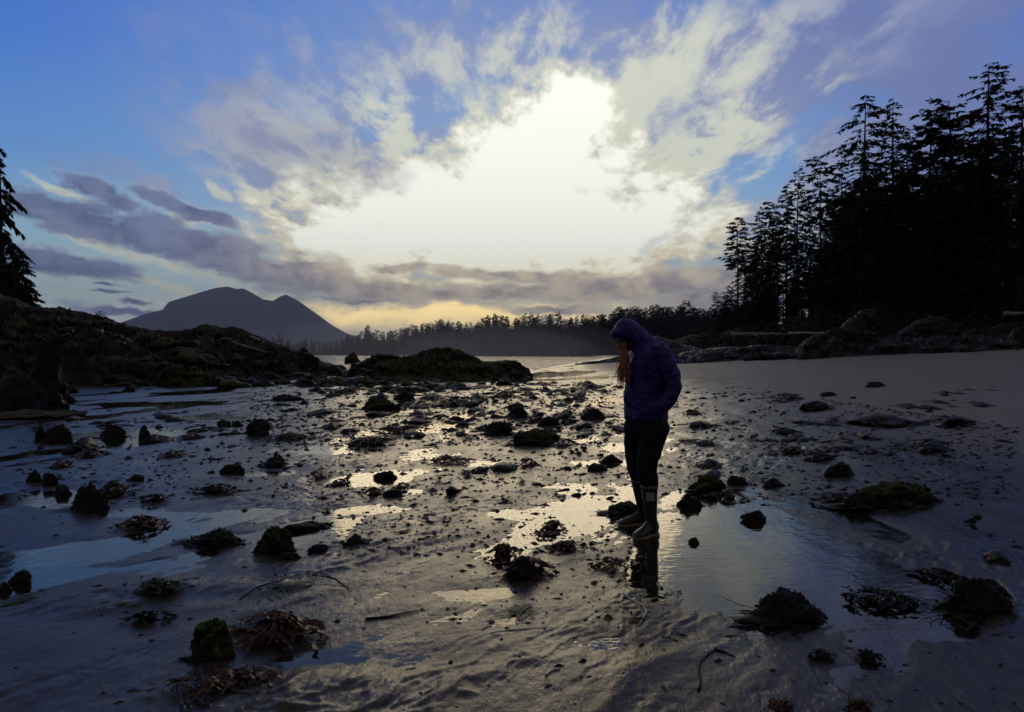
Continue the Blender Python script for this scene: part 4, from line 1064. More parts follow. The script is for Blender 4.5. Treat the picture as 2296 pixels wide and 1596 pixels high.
def tuft(seed, kind):
    """small clump of weed, about one metre wide before scaling"""
    q = np.random.RandomState(seed); parts = []
    if kind == 'wrack':
        parts.append(low_heap(q, .36, .20, .15, 3, .6))
        for k in range(44): parts.append(ribbon(q, q.uniform(.08,.24), .017, (.40,.22,.13), 4, 1.4))
    elif kind == 'kelp':
        for k in range(48): parts.append(ribbon(q, q.uniform(.1,.3), .025, (.34,.20,.15), 4, 1.3))
        parts.append(low_heap(q, .28, .16, .10, 2, .5))
    elif kind == 'grass':
        for k in range(60): parts.append(ribbon(q, q.uniform(.3,.7), .009, (.34,.20,.07), 6, .5))
        parts.append(low_heap(q, .30, .16, .06, 2, .5))
    elif kind == 'lettuce':
        parts.append(low_heap(q, .42, .26, .11, 3, .35))
        for k in range(34): parts.append(ribbon(q, q.uniform(.1,.3), .02, (.42,.26,.09), 4, .8))
    elif kind == 'scrap':
        for k in range(9): parts.append(ribbon(q, q.uniform(.2,.6), .03, (.3,.14,.06), 5, 1.1))
    mats = {'wrack': M_kelp_dark, 'kelp': M_kelp, 'grass': M_grass, 'lettuce': M_grass, 'scrap': M_kelp_dark}
    nm = {'wrack': 'wrack_clump', 'kelp': 'kelp_clump', 'grass': 'eelgrass_tuft', 'lettuce': 'green_weed_mat', 'scrap': 'kelp_scrap'}
    return to_mesh(nm[kind], parts, [mats[kind]])
TU = {k: [tuft(1000+i*7+len(k)*31, k) for i in range(n)] for k, n in (('wrack', 9), ('kelp', 7), ('grass', 5), ('lettuce', 5), ('scrap', 6))}
M_kelp_black = plain('black_kelp', (0.018,0.010,0.006), 0.3, 0.5, 0.5, 12.0, 0.15)
TUK = {}
wq = np.random.RandomState(99)
# flow heading so that weed trails along the run of water
def heading(y): return math.pi/2 - math.atan(float(np.interp(y, _yy, _sl)))
def put_weed(px, py, w, kind, label, group=None, stretch=1.0, hs=1.0, along=True, var=None):
    x, y = G(px, py); s = w*px_m(y)/0.85
    me = TU[kind][wq.randint(len(TU[kind])) if var is None else var]
    rz = wq.uniform(-.5,.5) if not along else heading(y)+wq.uniform(-.5,.5)+(math.pi if wq.rand() < .5 else 0)
    o = link(me.name.split('.')[0], me, loc=(x, y, gz(x, y)-0.004), rot=(0,0,rz), sc=(s*stretch, s, min(s, .9)*hs))
    tag(o, label, 'seaweed', group); return o

# the big clumps, blade by blade
def kelp_heap(px, py, w, h, label, seed, nb=24, mat=None, core=True, blade_w=.05, L=.4, asp=.6):
    x, y = G(px, py); m = px_m(y); W_ = w*m/2*.78; Hh = h*m*0.42; sn = EYE/math.hypot(EYE, y)
    dep = min(W_*1.1, .5*h*m*.55/sn); nb = int(nb*2.2); blade_w *= .30; L = min(L*.62, W_*1.0)
    if not core: dep = min(W_*1.1, .5*h*m*.85/sn); Hh = .02 + .06*W_
    q = np.random.RandomState(seed); mat = mat or M_kelp
    t = empty('kelp_clump', (x, y+dep*.9, gz(x, y)-.005), 0); tag(t, label, 'seaweed')
    if core:
        v, f = low_heap(q, W_*.75, dep*.75, Hh*.85, 4, .6); link('holdfast', to_mesh('holdfast', [(v, f)], [M_kelp_dark]), t)
    blades = [to_mesh('kelp_blade', [ribbon(q, L*q.uniform(.6,1.2), blade_w*q.uniform(.6,1.2), (W_, dep, Hh), 8, 1.3)], [mat]) for _ in range(min(nb, 16))]
    for k in range(nb):
        link('kelp_blade', blades[k % len(blades)], t, rot=(0, 0, 0 if k < 16 else q.choice([math.pi, .4, -.4, 2.8])), loc=(q.uniform(-.25,.25)*W_, q.uniform(-.25,.25)*dep, (0 if k < 16 else .006)))
    return t
HEAPS = [
 (1000,1040,110,46,'rusty orange brown kelp heap in the middle of the flats left of the person',30,M_kelp,.055,.34),
 (815,1002,130,34,'long orange brown kelp heap farther left beside the golden puddle',26,M_kelp,.06,.36),
 (595,1445,190,92,'big dark red brown kelp heap against the square mossy rock in the foreground',44,M_kelp,.05,.34),
 (1180,1292,110,60,'curled brown kelp clump left of the boots, lower of its chain',32,M_kelp,.038,.24),
 (1125,1252,66,56,'upright curled kelp clump at the upper end of the chain left of the boots',26,M_kelp,.034,.2),
 (1272,1238,88,28,'low red brown kelp clump between the chain and the boots',24,M_kelp,.035,.22),
 (1240,1190,60,42,'dark kelp clump on the bright pool just left of the boots',22,M_kelp,.035,.2),
 (1388,1280,96,40,'reddish black kelp clump in front of the boots by the reflection',22,M_kelp,.04,.26),
 (1222,1206,76,16,'flat kelp strip under the dark clump left of the boots',14,M_kelp,.03,.2),
 (420,1565,170,44,'fan of red kelp ribbons at the bottom left',40,M_kelp,.018,.42),
 (530,1540,120,36,'curly brown kelp trailing right from the red fan at the bottom left',26,M_kelp,.04,.22),
 (330,1345,130,60,'tangle of green brown weed in the left foreground',34,M_grass,.022,.3),
 (320,1395,84,30,'brown curl of kelp below the green brown tangle',18,M_kelp_dark,.035,.2),
 (295,1190,96,50,'brown kelp clump with red edges left of the tufted rock',26,M_kelp,.04,.26),
 (1640,1120,80,36,'orange edged kelp hanging on the rocks by the blue pool',20,M_kelp,.035,.2),
 (1785,1020,60,28,'red brown kelp stranded in the channel at the middle right',16,M_kelp,.035,.2),
 (1855,1035,110,22,'dark kelp line above the blocky rock at the middle right',18,M_kelp_dark,.04,.24),
 (2010,1370,210,64,'spread of small leafy weed floating in the lower right pool',60,M_kelp_dark,.03,.16),
 (1962,1485,56,60,'twisted dark kelp scrap below the floating weed',12,M_kelp_dark,.05,.2),
 (1845,1480,56,26,'curled dark kelp scrap on the sand at the lower right',10,M_kelp_dark,.04,.16),
 (1760,1592,60,18,'brown kelp scrap at the bottom edge of the photo right of centre',8,M_kelp,.04,.14),
 (1930,1590,50,26,'pale edged kelp scrap cut by the bottom edge at the lower right',8,M_kelp,.04,.14),
 (235,1115,70,40,'green brown weed hung on the right side of the big round rock',18,M_grass,.03,.2),
 (330,1128,70,26,'curly weed clump right of the big round rock',16,M_kelp_dark,.035,.2),
 (470,1110,90,34,'curly dark weed clump in the left middle distance',20,M_kelp_dark,.04,.26),
 (1770,974,80,22,'dark red kelp mound up the right sand',18,M_kelp_dark,.05,.34),
 (1580,960,90,22,'brown kelp heap just right of the person at thigh height',20,M_kelp,.05,.34),
 (1560,930,60,16,'small brown kelp heap behind the one at thigh height',12,M_kelp_dark,.05,.34),
 (2120,1300,90,46,'weed spread left of the big weed hung boulder',24,M_kelp_dark,.035,.2),
 (1900,1130,110,40,'weed draped left of the wide low boulder',20,M_kelp_dark,.04,.22),
]
for i, (px_, py_, w_, h_, lab, nb_, mt_, bw_, L_) in enumerate(HEAPS):
    flatc = 'floating' in lab or 'fan' in lab or 'spread' in lab or 'reflection' in lab or 'flat' in lab
    kelp_heap(px_, py_, w_, h_, lab, 500+i, nb_, mt_, not flatc, bw_, L_, .75)

NAMED = [
 (1165,1364,110,'grass','pale tangle of eelgrass lying below the chain of kelp',.5),
 (430,612,0,'grass','',0),
 (640,1318,150,'grass','dark eelgrass strands trailing above the big kelp heap',.6),
 (50,1340,100,'lettuce','long green weed mat at the left edge of the foreground',.8),
 (1585,998,60,'lettuce','domed bright green weed mat right of the knees',1.5),
 (1590,1046,76,'lettuce','bright green weed mat above the green topped rock',1.5),
 (1592,1066,84,'lettuce','second bright green weed mat touching the green topped rock',1.0),
 (1560,990,80,'lettuce','thin green weed film just behind the domed mat',.5),
 (900,1200,40,'grass','small green grass tuft in the middle sand',1.5),
 (1012,1108,56,'wrack','lone dark wrack clump in the middle sand',1.6),
 (795,1222,56,'wrack','small black wrack clump right of the lower left pool',1.6),
 (960,1214,30,'scrap','sprig of dark weed standing in the middle sand',1.5),
 (1505,1424,60,'scrap','single dark blade lying in the pool below the boots reflection',.8),
 (1515,1326,50,'scrap','dark forked scrap at the edge of the blue pool',1.0),
 (650,985,90,'lettuce','green weed beside the domed black rock',1.2),
 (620,1040,70,'wrack','ragged weed left of the orange kelp',1.6),
 (700,1180,110,'wrack','dark spread of weed behind the lower left pool',.8),
 (250,1100,80,'wrack','weed trailing from the big round black rock',1.2),
 (180,1010,120,'wrack','ragged weed line in front of the shallow left pool',1.0),
 (350,990,90,'wrack','dark weed heap at the right end of the shallow left pool',1.2),
 (430,985,60,'kelp','orange brown kelp blade heap right of the left pools',1.0),
 (200,1022,100,'kelp','brown kelp strip below the shallow left pool',1.0),
 (140,1048,60,'kelp','brown kelp curl on the left sand above the three black stones',1.6),
 (385,1022,80,'kelp','reddish thin kelp strip in the left middle sand',.8),
 (605,1045,60,'wrack','weed tuft with fringe in the left middle sand',1.8),
 (240,920,0,'wrack','',0),
 (2235,1252,90,'wrack','flat dark weed at the right edge of the sand',.8),
 (2090,1010,120,'wrack','dark weed patch far right on the grey sand',.8),
 (1980,950,190,'wrack','long dark weed line on the right sand',.8),
 (2140,950,150,'wrack','second long dark weed line nearer the right edge',.8),
 (1830,915,110,'wrack','dark weed heap on the far right sand above the long line',1.2),
 (1760,896,120,'kelp','brown weed line up the sand right of the person',1.0),
 (1690,875,0,'wrack','',0),
 (1960,866,60,'wrack','weed round the small dark stone far up the right sand',.8),
 (2010,1125,110,'lettuce','green weed film on the wide low boulder',1.0),
 (760,1085,70,'kelp','thin brown kelp clump above the golden puddle end',1.0),
 (835,1110,60,'kelp','brown kelp sprigs in the small puddle',1.4),
 (900,1092,50,'kelp','small reddish kelp scrap right of the golden puddle',1.2),
 (1075,1058,50,'kelp','brown kelp scrap by the round puddle',1.2),
 (1128,1052,90,'lettuce','green brown weed on the rim of the round yellow puddle',1.2),
 (1185,1046,56,'kelp','dark red kelp knot right of the round yellow puddle',1.6),
 (1270,1000,80,'kelp','trailing red brown kelp right of the large middle boulder',1.0),
]
for (px_, py_, w_, kd, lab, hs_) in NAMED:
    if w_: put_weed(px_, py_, w_, kd, lab, None, 1.15, hs_)

# torn weed lying round the foot of the rocks
for (ro_, w_, px_, py_) in ALLROCK:
    if w_ < 26 or py_ < 880: continue
    W0 = float(max(abs(v.co.x) for v in ro_.data.vertices))
    for k in range(2 if w_ > 60 else 1):
        s_ = W0*wq.uniform(1.9, 2.9)/0.85; a_ = wq.uniform(-.5, .5)
        link('weed_skirt', TU['wrack'][wq.randint(9)] if wq.rand() < .7 else TU['grass'][wq.randint(5)], ro_, loc=(wq.uniform(-.45,.45)*W0, wq.uniform(-.25,.1)*W0, 0.0), rot=(0,0,a_), sc=(s_, s_*.7, s_*.24))
# weed strewn over the flats: density as the photograph shows it
ZONES = [ # x0,y0,x1,y1, count, wmin,wmax, kinds, label, group, height
 (760,858,1330,905,140,20,66,['wrack','lettuce','wrack','kelp'],'low dark weed clump in the thick field of weed below the mound','weed clumps in the field below the mound',1.3),
 (600,905,1380,985,110,20,70,['wrack','wrack','kelp','lettuce'],'weed clump among the golden puddles in the middle of the flats','weed clumps among the golden puddles',1.3),
 (640,985,1400,1110,50,14,42,['wrack','kelp','scrap'],'small weed clump on the open sand left of the person','small weed clumps left of the person',1.4),
 (20,925,600,1010,44,18,56,['wrack','wrack','lettuce'],'dark weed scrap on the blue grey sand at the left','weed scraps on the left sand',1.0),
 (1500,870,2250,1020,110,14,70,['wrack','kelp','scrap','wrack'],'flat dark weed scrap on the grey sand to the right','weed scraps on the right sand',0.9),
 (1490,1000,2250,1110,24,12,50,['wrack','scrap','kelp'],'small dark scrap on the smooth wet sand right of the person','small scraps on the wet sand right of the person',1.0),
 (1000,868,1400,905,40,10,26,['kelp','kelp','wrack'],'rusty brown kelp scrap along the far stream edge','kelp scraps along the far stream',1.3),
]
pq = np.random.RandomState(321)
for (x0,y0,x1,y1,cnt,wa,wb,kinds,lab,grp,hs_) in ZONES:
    cc_ = [(pq.uniform(x0, x1), pq.uniform(y0, y1)) for _ in range(max(3, cnt//7))]
    for i in range(cnt):
        px_ = pq.uniform(x0, x1); py_ = y0+(y1-y0)*pq.rand()
        if pq.rand() < .62:
            c_ = cc_[pq.randint(len(cc_))]; px_ = c_[0]+pq.normal()*55; py_ = max(y0-4, c_[1]+pq.normal()*(c_[1]-HY)*.05)
        py_ = max(py_, 856); w_ = wa*(wb/wa)**(pq.rand()**1.5)
        put_weed(px_, py_, w_, kinds[pq.randint(len(kinds))], lab, grp, pq.uniform(1.1, 2.3), hs_*pq.uniform(.5,1.0))
# stones among the weed
SV = [mesh_np('beach_stone', lump(700+k, 3, .25, 0, .6)[0]*np.array([1,.8,.6]), lump(700+k, 3, .25, 0, .6)[1], [M_rock]) for k in range(8)]
for (x0,y0,x1,y1,cnt,wa,wb,lab,grp) in [
 (620,880,1350,985,70,10,34,'small dark stone among the weed in the middle of the flats','stones among the weed of the middle flats'),
 (1250,1000,1400,1130,22,8,26,'small black stone in the golden water left of the person','black stones in the golden water'),
 (40,930,620,1060,30,8,26,'small dark stone on the left flats','small stones on the left flats'),
 (1480,880,2200,1020,26,8,24,'small dark stone on the right sand','small stones on the right sand'),
 (1150,1130,1400,1260,10,8,18,'little dark stone by the kelp left of the boots','little stones by the kelp'),
 (1500,1110,1800,1240,12,8,24,'little dark stone in or beside the blue pool','little stones round the blue pool')]:
    for i in range(cnt):
        px_ = pq.uniform(x0, x1); py_ = pq.uniform(y0, y1); x, y = G(px_, py_); r = wa*(wb/wa)**(pq.rand()**1.7)*px_m(y)/2
        o = link('beach_stone', SV[pq.randint(8)], loc=(x, y, gz(x,y)-r*.05), rot=(pq.uniform(-.3,.3),pq.uniform(-.3,.3),pq.uniform(0,6.28)), sc=(r*1.15, r, r*pq.uniform(.8,1.2)))
        tag(o, lab, 'stone', grp)
# countless crumbs of weed and shell: one object each
def litter(name, n, area, smin, smax, mat, label, seed, flat=.3):
    q = np.random.RandomState(seed); P = []; 
    px = np.concatenate([q.uniform(a[0], a[2], int(n*a[4])) for a in area]); py = np.concatenate([a[1]+(a[3]-a[1])*q.rand(int(n*a[4])) for a in area])
    D = EYE*FPX/(py-HY); x = (px-CX)/FPX*D
    for _ in range(3):
        D = (EYE-base_h(x, D))*FPX/(py-HY); D = np.minimum(D, 50); x = (px-CX)/FPX*D
    z = ground_z(x, D)
    k = len(x); s = (smin*(smax/smin)**(q.rand(k)**2.0))*(0.4+D*0.10)
    base = np.array([[1,0,0],[.3,.7,.2],[-.5,.6,0],[-1,-.1,.1],[-.4,-.7,0],[.5,-.6,.15],[0,0,.9]])
    fc = [(0,1,6),(1,2,6),(2,3,6),(3,4,6),(4,5,6),(5,0,6)]
    a = q.uniform(0, 6.28, k); sx_ = q.uniform(.8, 2.2, k)
    b = base[None]*np.stack([s*sx_, s, s*flat*2], 1)[:,None,:]*q.uniform(.6,1.3,(k,7,1))
    ca, sa = np.cos(a)[:,None], np.sin(a)[:,None]
    V = np.stack([b[:,:,0]*ca-b[:,:,1]*sa + x[:,None], b[:,:,0]*sa+b[:,:,1]*ca + D[:,None], b[:,:,2]+z[:,None]-.001], 2).reshape(-1,3)
    F = (np.array(fc)[None]+np.arange(k)[:,None,None]*7).reshape(-1,3)
    tag(link(name, mesh_np(name, V, F, [mat], smooth=False)), label, kind='stuff')
litter('weed_crumbs', 9500, [(560,862,1380,1000,.45),(30,920,700,1120,.12),(1480,860,2280,1120,.22),(700,1000,1450,1250,.14),(0,1120,2295,1590,.035)], .008, .032, M_kelp_dark, 'countless crumbs of dark seaweed over the flats', 41, .35)
litter('kelp_crumbs', 1500, [(900,862,1400,960,.5),(700,960,1450,1200,.4),(1000,1200,1500,1400,.1)], .010, .030, M_kelp, 'countless rusty kelp crumbs over the flats', 42, .35)
litter('shell_bits', 260, [(100,1250,2200,1590,.7),(700,1050,1700,1300,.3)], .003, .007, M_shell, 'tiny bits of pale shell on the near sand', 43, .5)
# loose strands lying on the near sand
def strand(px0, py0, px1, py1, r, mat, label, seed, sag=.12):
    q = np.random.RandomState(seed); a = G(px0, py0); b = G(px1, py1); pts = []; n = 16
    L = math.hypot(b[0]-a[0], b[1]-a[1]); nx, ny = -(b[1]-a[1])/L, (b[0]-a[0])/L; o = 0
    for i in range(n):
        u = i/(n-1); o = sag*L*math.sin(math.pi*u)+.03*L*math.sin(7*u+seed)
        x = a[0]+(b[0]-a[0])*u+nx*o; y = a[1]+(b[1]-a[1])*u+ny*o; pts.append((x, y, gz(x, y)+r*.6))
    m = MB(); m.tube(pts, [r*(1-.5*i/(n-1)) for i in range(n)], 6, True, .7)
    tag(link('weed_strand', m.mesh('weed_strand', mat)), label, 'seaweed')
strand(1100,1420,1240,1408,.004,M_shell,'long pale curved strand on the dark sand in the foreground',1)
strand(1225,1516,1255,1500,.007,M_shell,'short thick pale curl near the bottom centre',2,.2)
strand(1080,1408,1102,1400,.004,M_shell,'short pale strand in the shallow water left of the ripples',3)
strand(1560,1545,1600,1450,.006,M_kelp_dark,'thin dark branching weed sunk in the lower right pool',4,.03)
strand(1602,1455,1650,1470,.006,M_kelp_dark,'dark side branch of the weed sunk in the lower right pool',5,.03)
strand(700,1290,780,1320,.006,M_grass,'long grass blade arching right of the trailing eelgrass',6)
strand(540,1345,700,1285,.005,M_grass,'thin long grass blade lying over the sand above the kelp heap',7)
strand(820,1390,940,1370,.008,M_kelp_dark,'dark straight stalk lying on the sand left of the ripples',8,.03)
strand(1180,1130,1330,1140,.004,M_kelp_dark,'hair thin stalk beside the bright pool',9,.05)
strand(1400,1330,1440,1400,.006,M_shell,'pale stalk standing out in the dark reflection below the boots',10,.1)
strand(1130+560,984,1710,1000,.01,M_kelp_dark,'short stalk on the wet sand right of the person',11,.1)

# ================================================================== the person
M_jacket = plain('purple_jacket', (0.026,0.011,0.135), 0.55, 0.35, 0.25, 9.0, 0, 0.25)
M_trouser = plain('black_trousers', (0.007,0.0085,0.012), 0.75, 0.25, 0.3, 9.0, 0, 0.3)
M_skin = plain('skin', (0.42,0.24,0.18), 0.5, 0.35, 0.1, 20.0)
M_hair = plain('ginger_hair', (0.66,0.33,0.12), 0.45, 0.5, 0.35, 60.0, 0.5)
M_boot = plain('brown_rubber', (0.030,0.022,0.014), 0.35, 0.5, 0.2, 10.0)
M_boot_trim = plain('tan_rubber', (0.17,0.125,0.070), 0.5, 0.4, 0.2, 10.0)
M_patch = plain('grey_boot_label', (0.30,0.30,0.32), 0.5, 0.4, 0.1, 10.0)
M_black = plain('black_plastic', (0.008,0.008,0.009), 0.3, 0.5, 0.1, 10.0)
M_bluetag = plain('blue_tag', (0.12,0.16,0.55), 0.5, 0.4, 0.1, 10.0)
M_lens = plain('spectacle_lens', (0.03,0.03,0.035), 0.05, 0.6, 0.1, 10.0)

def ell(c, r, rot=None, n=3):
    v, f = _ICO[n]; p = v*np.array(r)
    if rot is not None: p = p @ np.array(rot.to_3x3()).T
    return (p+np.array(c)), f
def caps(pts, rad, flat=None, n=20, sub=5):
    """tapered limb through joints, round ends, smoothly interpolated"""
    P = np.array(pts, float); Rr = np.array(rad, float); t = np.arange(len(P)); tt = np.linspace(0, len(P)-1, (len(P)-1)*sub+1)
    def cr(a):
        o = []
        for u in tt:
            i = min(int(u), len(P)-2); f = u-i
            p0, p1, p2, p3 = a[max(i-1,0)], a[i], a[i+1], a[min(i+2,len(P)-1)]
            o.append(0.5*((2*p1)+(-p0+p2)*f+(2*p0-5*p1+4*p2-p3)*f*f+(-p0+3*p1-3*p2+p3)*f**3))
        return np.array(o)
    Q = cr(P); q = cr(Rr)
    m = MB()
    for k in (0, -1):
        v, f = ell(Q[k], (float(q[k]),)*3, n=2); m.add(v, f.tolist())
    m.tube([tuple(p) for p in Q], list(q), n, True)
    return m.v, m.f
def loft(rings, n=32):
    """rings: (cx, cy, z, ax, ay[, tilt]) stacked upward"""
    m = MB(); V = []
    for r in rings:
        cx, cy, z, ax, ay = r[:5]; tl = r[5] if len(r) > 5 else 0
        for k in range(n):
            a = 2*math.pi*k/n; s = 1.0
            x = math.copysign(abs(math.cos(a))**0.9, math.cos(a))*ax; y = math.copysign(abs(math.sin(a))**0.9, math.sin(a))*ay
            V.append((cx+x, cy+y, z+tl*x))
    F = []
    for i in range(len(rings)-1):
        for k in range(n): F.append((i*n+k, i*n+(k+1)%n, (i+1)*n+(k+1)%n, (i+1)*n+k))
    F.append(tuple(range(n-1,-1,-1))); F.append(tuple((len(rings)-1)*n+k for k in range(n)))
    m.add(V, F); return m.v, m.f
def fuse(name, pieces, voxel, mat, smooth_it=4, shape=None):
    """unite overlapping solids into one continuous skin"""
    m = MB()
    for v, f in pieces: m.add([tuple(p) for p in v], [tuple(q) for q in f])
    me = m.mesh('tmp', mat); o = bpy.data.objects.new('tmp', me); COL.objects.link(o)
    r = o.modifiers.new('r', 'REMESH'); r.mode = 'VOXEL'; r.voxel_size = voxel; r.use_smooth_shade = True
    s = o.modifiers.new('s', 'SMOOTH'); s.iterations = smooth_it; s.factor = 0.5
    dg = bpy.context.evaluated_depsgraph_get(); out = bpy.data.meshes.new_from_object(o.evaluated_get(dg)); out.name = name
    bpy.data.objects.remove(o)
    if not out.materials: out.materials.append(mat)
    return out

PD = 5.86
PX0, PY0 = G(1435, 1195)
pz = gz(PX0, PY0)
person = empty('person', (PX0, PY0, pz))
tag(person, 'person in purple hooded jacket, dark trousers and rubber boots looking down, hands in pockets', 'person')

# --- body (mostly under the clothes) ---
fd = Vector((-0.80, -0.40, -0.42)).normalized()          # where the face looks: left, a little to us, down
upv = Vector((0.0,0,1)); rt = fd.cross(upv).normalized(); upv = rt.cross(fd).normalized()
Rm = Matrix((( -rt.x, -fd.x, upv.x), (-rt.y, -fd.y, upv.y), (-rt.z, -fd.z, upv.z))).to_3x3()   # local -Y is forward
HC = Vector((-0.108, -0.005, 1.522))
def hp(x, y, z): return tuple(HC + Rm @ Vector((x, y, z)))
def hell(c, r, n=3):
    v, f = _ICO[n]; p = v*np.array(r)+np.array(c); return [hp(*q) for q in p], f
head = [hell((0,.008,.022), (.072,.090,.085), 4), hell((0,-.022,-.040), (.055,.062,.062)), hell((0,-.060,-.078), (.030,.026,.026)),
        hell((0,-.093,-.022), (.013,.018,.026)), hell((0,-.103,-.036), (.015,.013,.011)), hell((-.030,-.070,-.034), (.024,.018,.022)), hell((.030,-.070,-.034), (.024,.018,.022)),
        hell((0,-.082,.016), (.044,.014,.011)), hell((0,-.086,-.058), (.023,.009,.006)), hell((0,-.084,-.068), (.021,.009,.006)),
        hell((-.072,.012,-.012), (.010,.018,.030), 2), hell((.072,.012,-.012), (.010,.018,.030), 2)]
hands = []
def hand(w, d, side):
    w = Vector(w); d = Vector(d).normalized(); s_ = d.cross(Vector((0,0,1))).normalized(); u = s_.cross(d)
    hands.append(ell(w+d*.045, (.042,.040,.022)))
    for k, L in enumerate((.062,.072,.068,.052)):
        b = w+d*.07+s_*(.028-.018*k); hands.append(caps([b-d*.02, b+d*L*.55, b+d*L*.9-u*.018], [.0095,.0085,.0075], n=8, sub=2))
    b = w+d*.02+s_*.034*side; hands.append(caps([b, b+s_*.028*side+d*.02, b+s_*.035*side+d*.048], [.011,.010,.008], n=8, sub=2))
hand((.085,-.130,.985), (-.45,.55,-.65), 1); hand((-.045,.105,.985), (-.2,-.6,-.65), -1)
body_p = head + hands + [caps([(.02,.0,1.42),(-.03,.0,1.46),(-.075,0,1.50)], [.055,.050,.052]),
  loft([(.045,0,.84,.125,.13),(.05,0,.95,.12,.14),(.05,0,1.08,.11,.12),(.055,0,1.2,.12,.14),(.06,0,1.33,.115,.165),(.05,0,1.41,.08,.12),(.04,0,1.45,.05,.06)]),
  caps([(.125,-.145,1.385),(.205,-.165,1.14),(.085,-.135,.985)], [.050,.040,.026]), caps([(.03,.155,1.38),(.055,.215,1.13),(-.045,.110,.985)], [.050,.040,.026]),
  caps([(.075,-.085,.86),(.045,-.10,.68),(.028,-.10,.50),(.052,-.085,.30),(.06,-.07,.12)], [.095,.066,.044,.020,.016]),
  caps([(.02,.10,.86),(-.005,.14,.68),(-.004,.19,.50),(.03,.24,.30),(.055,.27,.12)], [.095,.066,.044,.020,.016])]
body = link('body', fuse('body', body_p, 0.0075, M_skin, 3), person)

# --- jacket with hood ---
jp = [loft([(.045,.0,.885,.160,.170),(.043,.0,.93,.164,.172),(.045,0,.99,.160,.168),(.040,0,1.05,.164,.166),(.045,0,1.12,.158,.166),(.052,0,1.20,.154,.172),(.062,0,1.29,.150,.184),(.068,0,1.36,.138,.186),(.062,0,1.41,.118,.160),(.048,0,1.45,.090,.110),(.030,0,1.48,.066,.070)]),
  caps([(.120,-.135,1.405),(.185,-.172,1.28),(.214,-.178,1.14),(.165,-.185,1.03),(.085,-.165,.975)], [.074,.066,.058,.052,.050]),
  caps([(.03,.145,1.40),(.05,.20,1.27),(.06,.225,1.14),(.01,.19,1.04),(-.055,.14,.98)], [.074,.064,.056,.050,.048]),
  caps([(.055,0,1.43),(.010,0,1.475),(-.05,.0,1.52)], [.092,.090,.092]),
  ell((-.02,-.02,1.05), (.108,.13,.12)),
  hell((0,.020,.028), (.092,.104,.104), 4), hell((0,.045,-.045), (.085,.080,.085)), hell((0,-.035,.040), (.082,.060,.066)), hell((0,-.068,.070), (.060,.024,.022))]
# folds: soft rolls of cloth over sleeve and body
for (a, b, r) in [((.235,-.215,1.19),(.165,-.235,1.16),.018),((.245,-.20,1.10),(.17,-.235,1.08),.017),((.19,-.235,1.24),(.25,-.20,1.27),.015),
                  ((-.08,-.13,1.00),(.10,-.17,.94),.016),((-.10,-.10,.92),(.08,-.165,.90),.015),((-.07,-.11,1.16),(.06,-.165,1.11),.015),((.0,-.14,1.30),(.07,-.18,1.22),.014),((-.04,-.07,1.40),(.05,-.14,1.36),.018)]:
    mid_ = tuple((a[k]+b[k])/2 + (0, -.012, -.01)[k] for k in range(3)); jp.append(caps([a, mid_, b], [r*.6, r, r*.6], n=10, sub=3))
jm = fuse('jacket', jp, 0.0078, M_jacket, 5)
# face opening of the hood and fine creases
nv = len(jm.vertices); c = np.empty(nv*3, np.float32); jm.vertices.foreach_get('co', c); c = c.reshape(-1,3)
nn = np.empty(nv*3, np.float32); jm.vertices.foreach_get('normal', nn); nn = nn.reshape(-1,3)
amp = 0.010*ridged(c[:,0]*7+c[:,1]*3, c[:,2]*9-c[:,0]*5, 4, 5) + 0.007*fbm(c[:,1]*14+c[:,0]*8, c[:,2]*16, 3, 8)
c2 = c + nn*amp[:,None]; jm.vertices.foreach_set('co', c2.ravel())
import bmesh
bm = bmesh.new(); bm.from_mesh(jm); Ri = Rm.transposed(); kill = []
for f in bm.faces:
    q = Ri @ (f.calc_center_median()-HC)
    if q.y < -.030 and (q.x/.058)**2 + ((q.z+.030)/.072)**2 < 1.0: kill.append(f)
bmesh.ops.delete(bm, geom=kill, context='FACES'); bm.to_mesh(jm); bm.free()
jm.polygons.foreach_set('use_smooth', [True]*len(jm.polygons))
jacket = link('jacket', jm, person)
rim_pts = [hp(.060*math.cos(a), -.046-.028*abs(math.sin(a))*(1 if math.sin(a) > 0 else .45), -.030+.075*math.sin(a)) for a in np.linspace(0, 2*math.pi, 33)]
m = MB(); m.tube(rim_pts, .0085, 8, False); link('hood_rim', m.mesh('hood_rim', M_black), jacket)
m = MB(); m.tube([(-.066,-.085,1.375),(-.110,-.085,1.26),(-.126,-.08,1.14),(-.128,-.08,1.05),(-.120,-.085,.96),(-.114,-.085,.895)], .004, 6); link('zip', m.mesh('zip', M_black), jacket)
m = MB(); m.tube([(.015,-.182,1.02),(.06,-.19,.98),(.10,-.20,.955)], .006, 6); link('pocket_edge', m.mesh('pocket_edge', M_black), jacket)
m = MB(); m.tube([(-.005,-.150,1.372),(.008,-.157,1.379),(.020,-.163,1.376)], .0025, 5); m.tube([(-.003,-.150,1.362),(.010,-.157,1.364)], .002, 5); link('chest_emblem', m.mesh('chest_emblem', M_patch), jacket)
# hem of the top below the jacket with a small blue tag
link('shirt_hem', fuse('shirt_hem', [loft([(.044,0,.855,.152,.160),(.044,0,.875,.156,.164),(.044,0,.90,.150,.160)])], .008, M_trouser, 2), person)
m = MB(); m.tube([(-.078,-.128,.922),(-.070,-.134,.905),(-.062,-.139,.918),(-.052,-.145,.902),(-.040,-.151,.912)], .0055, 5); link('blue_tag', m.mesh('blue_tag', M_bluetag), person)
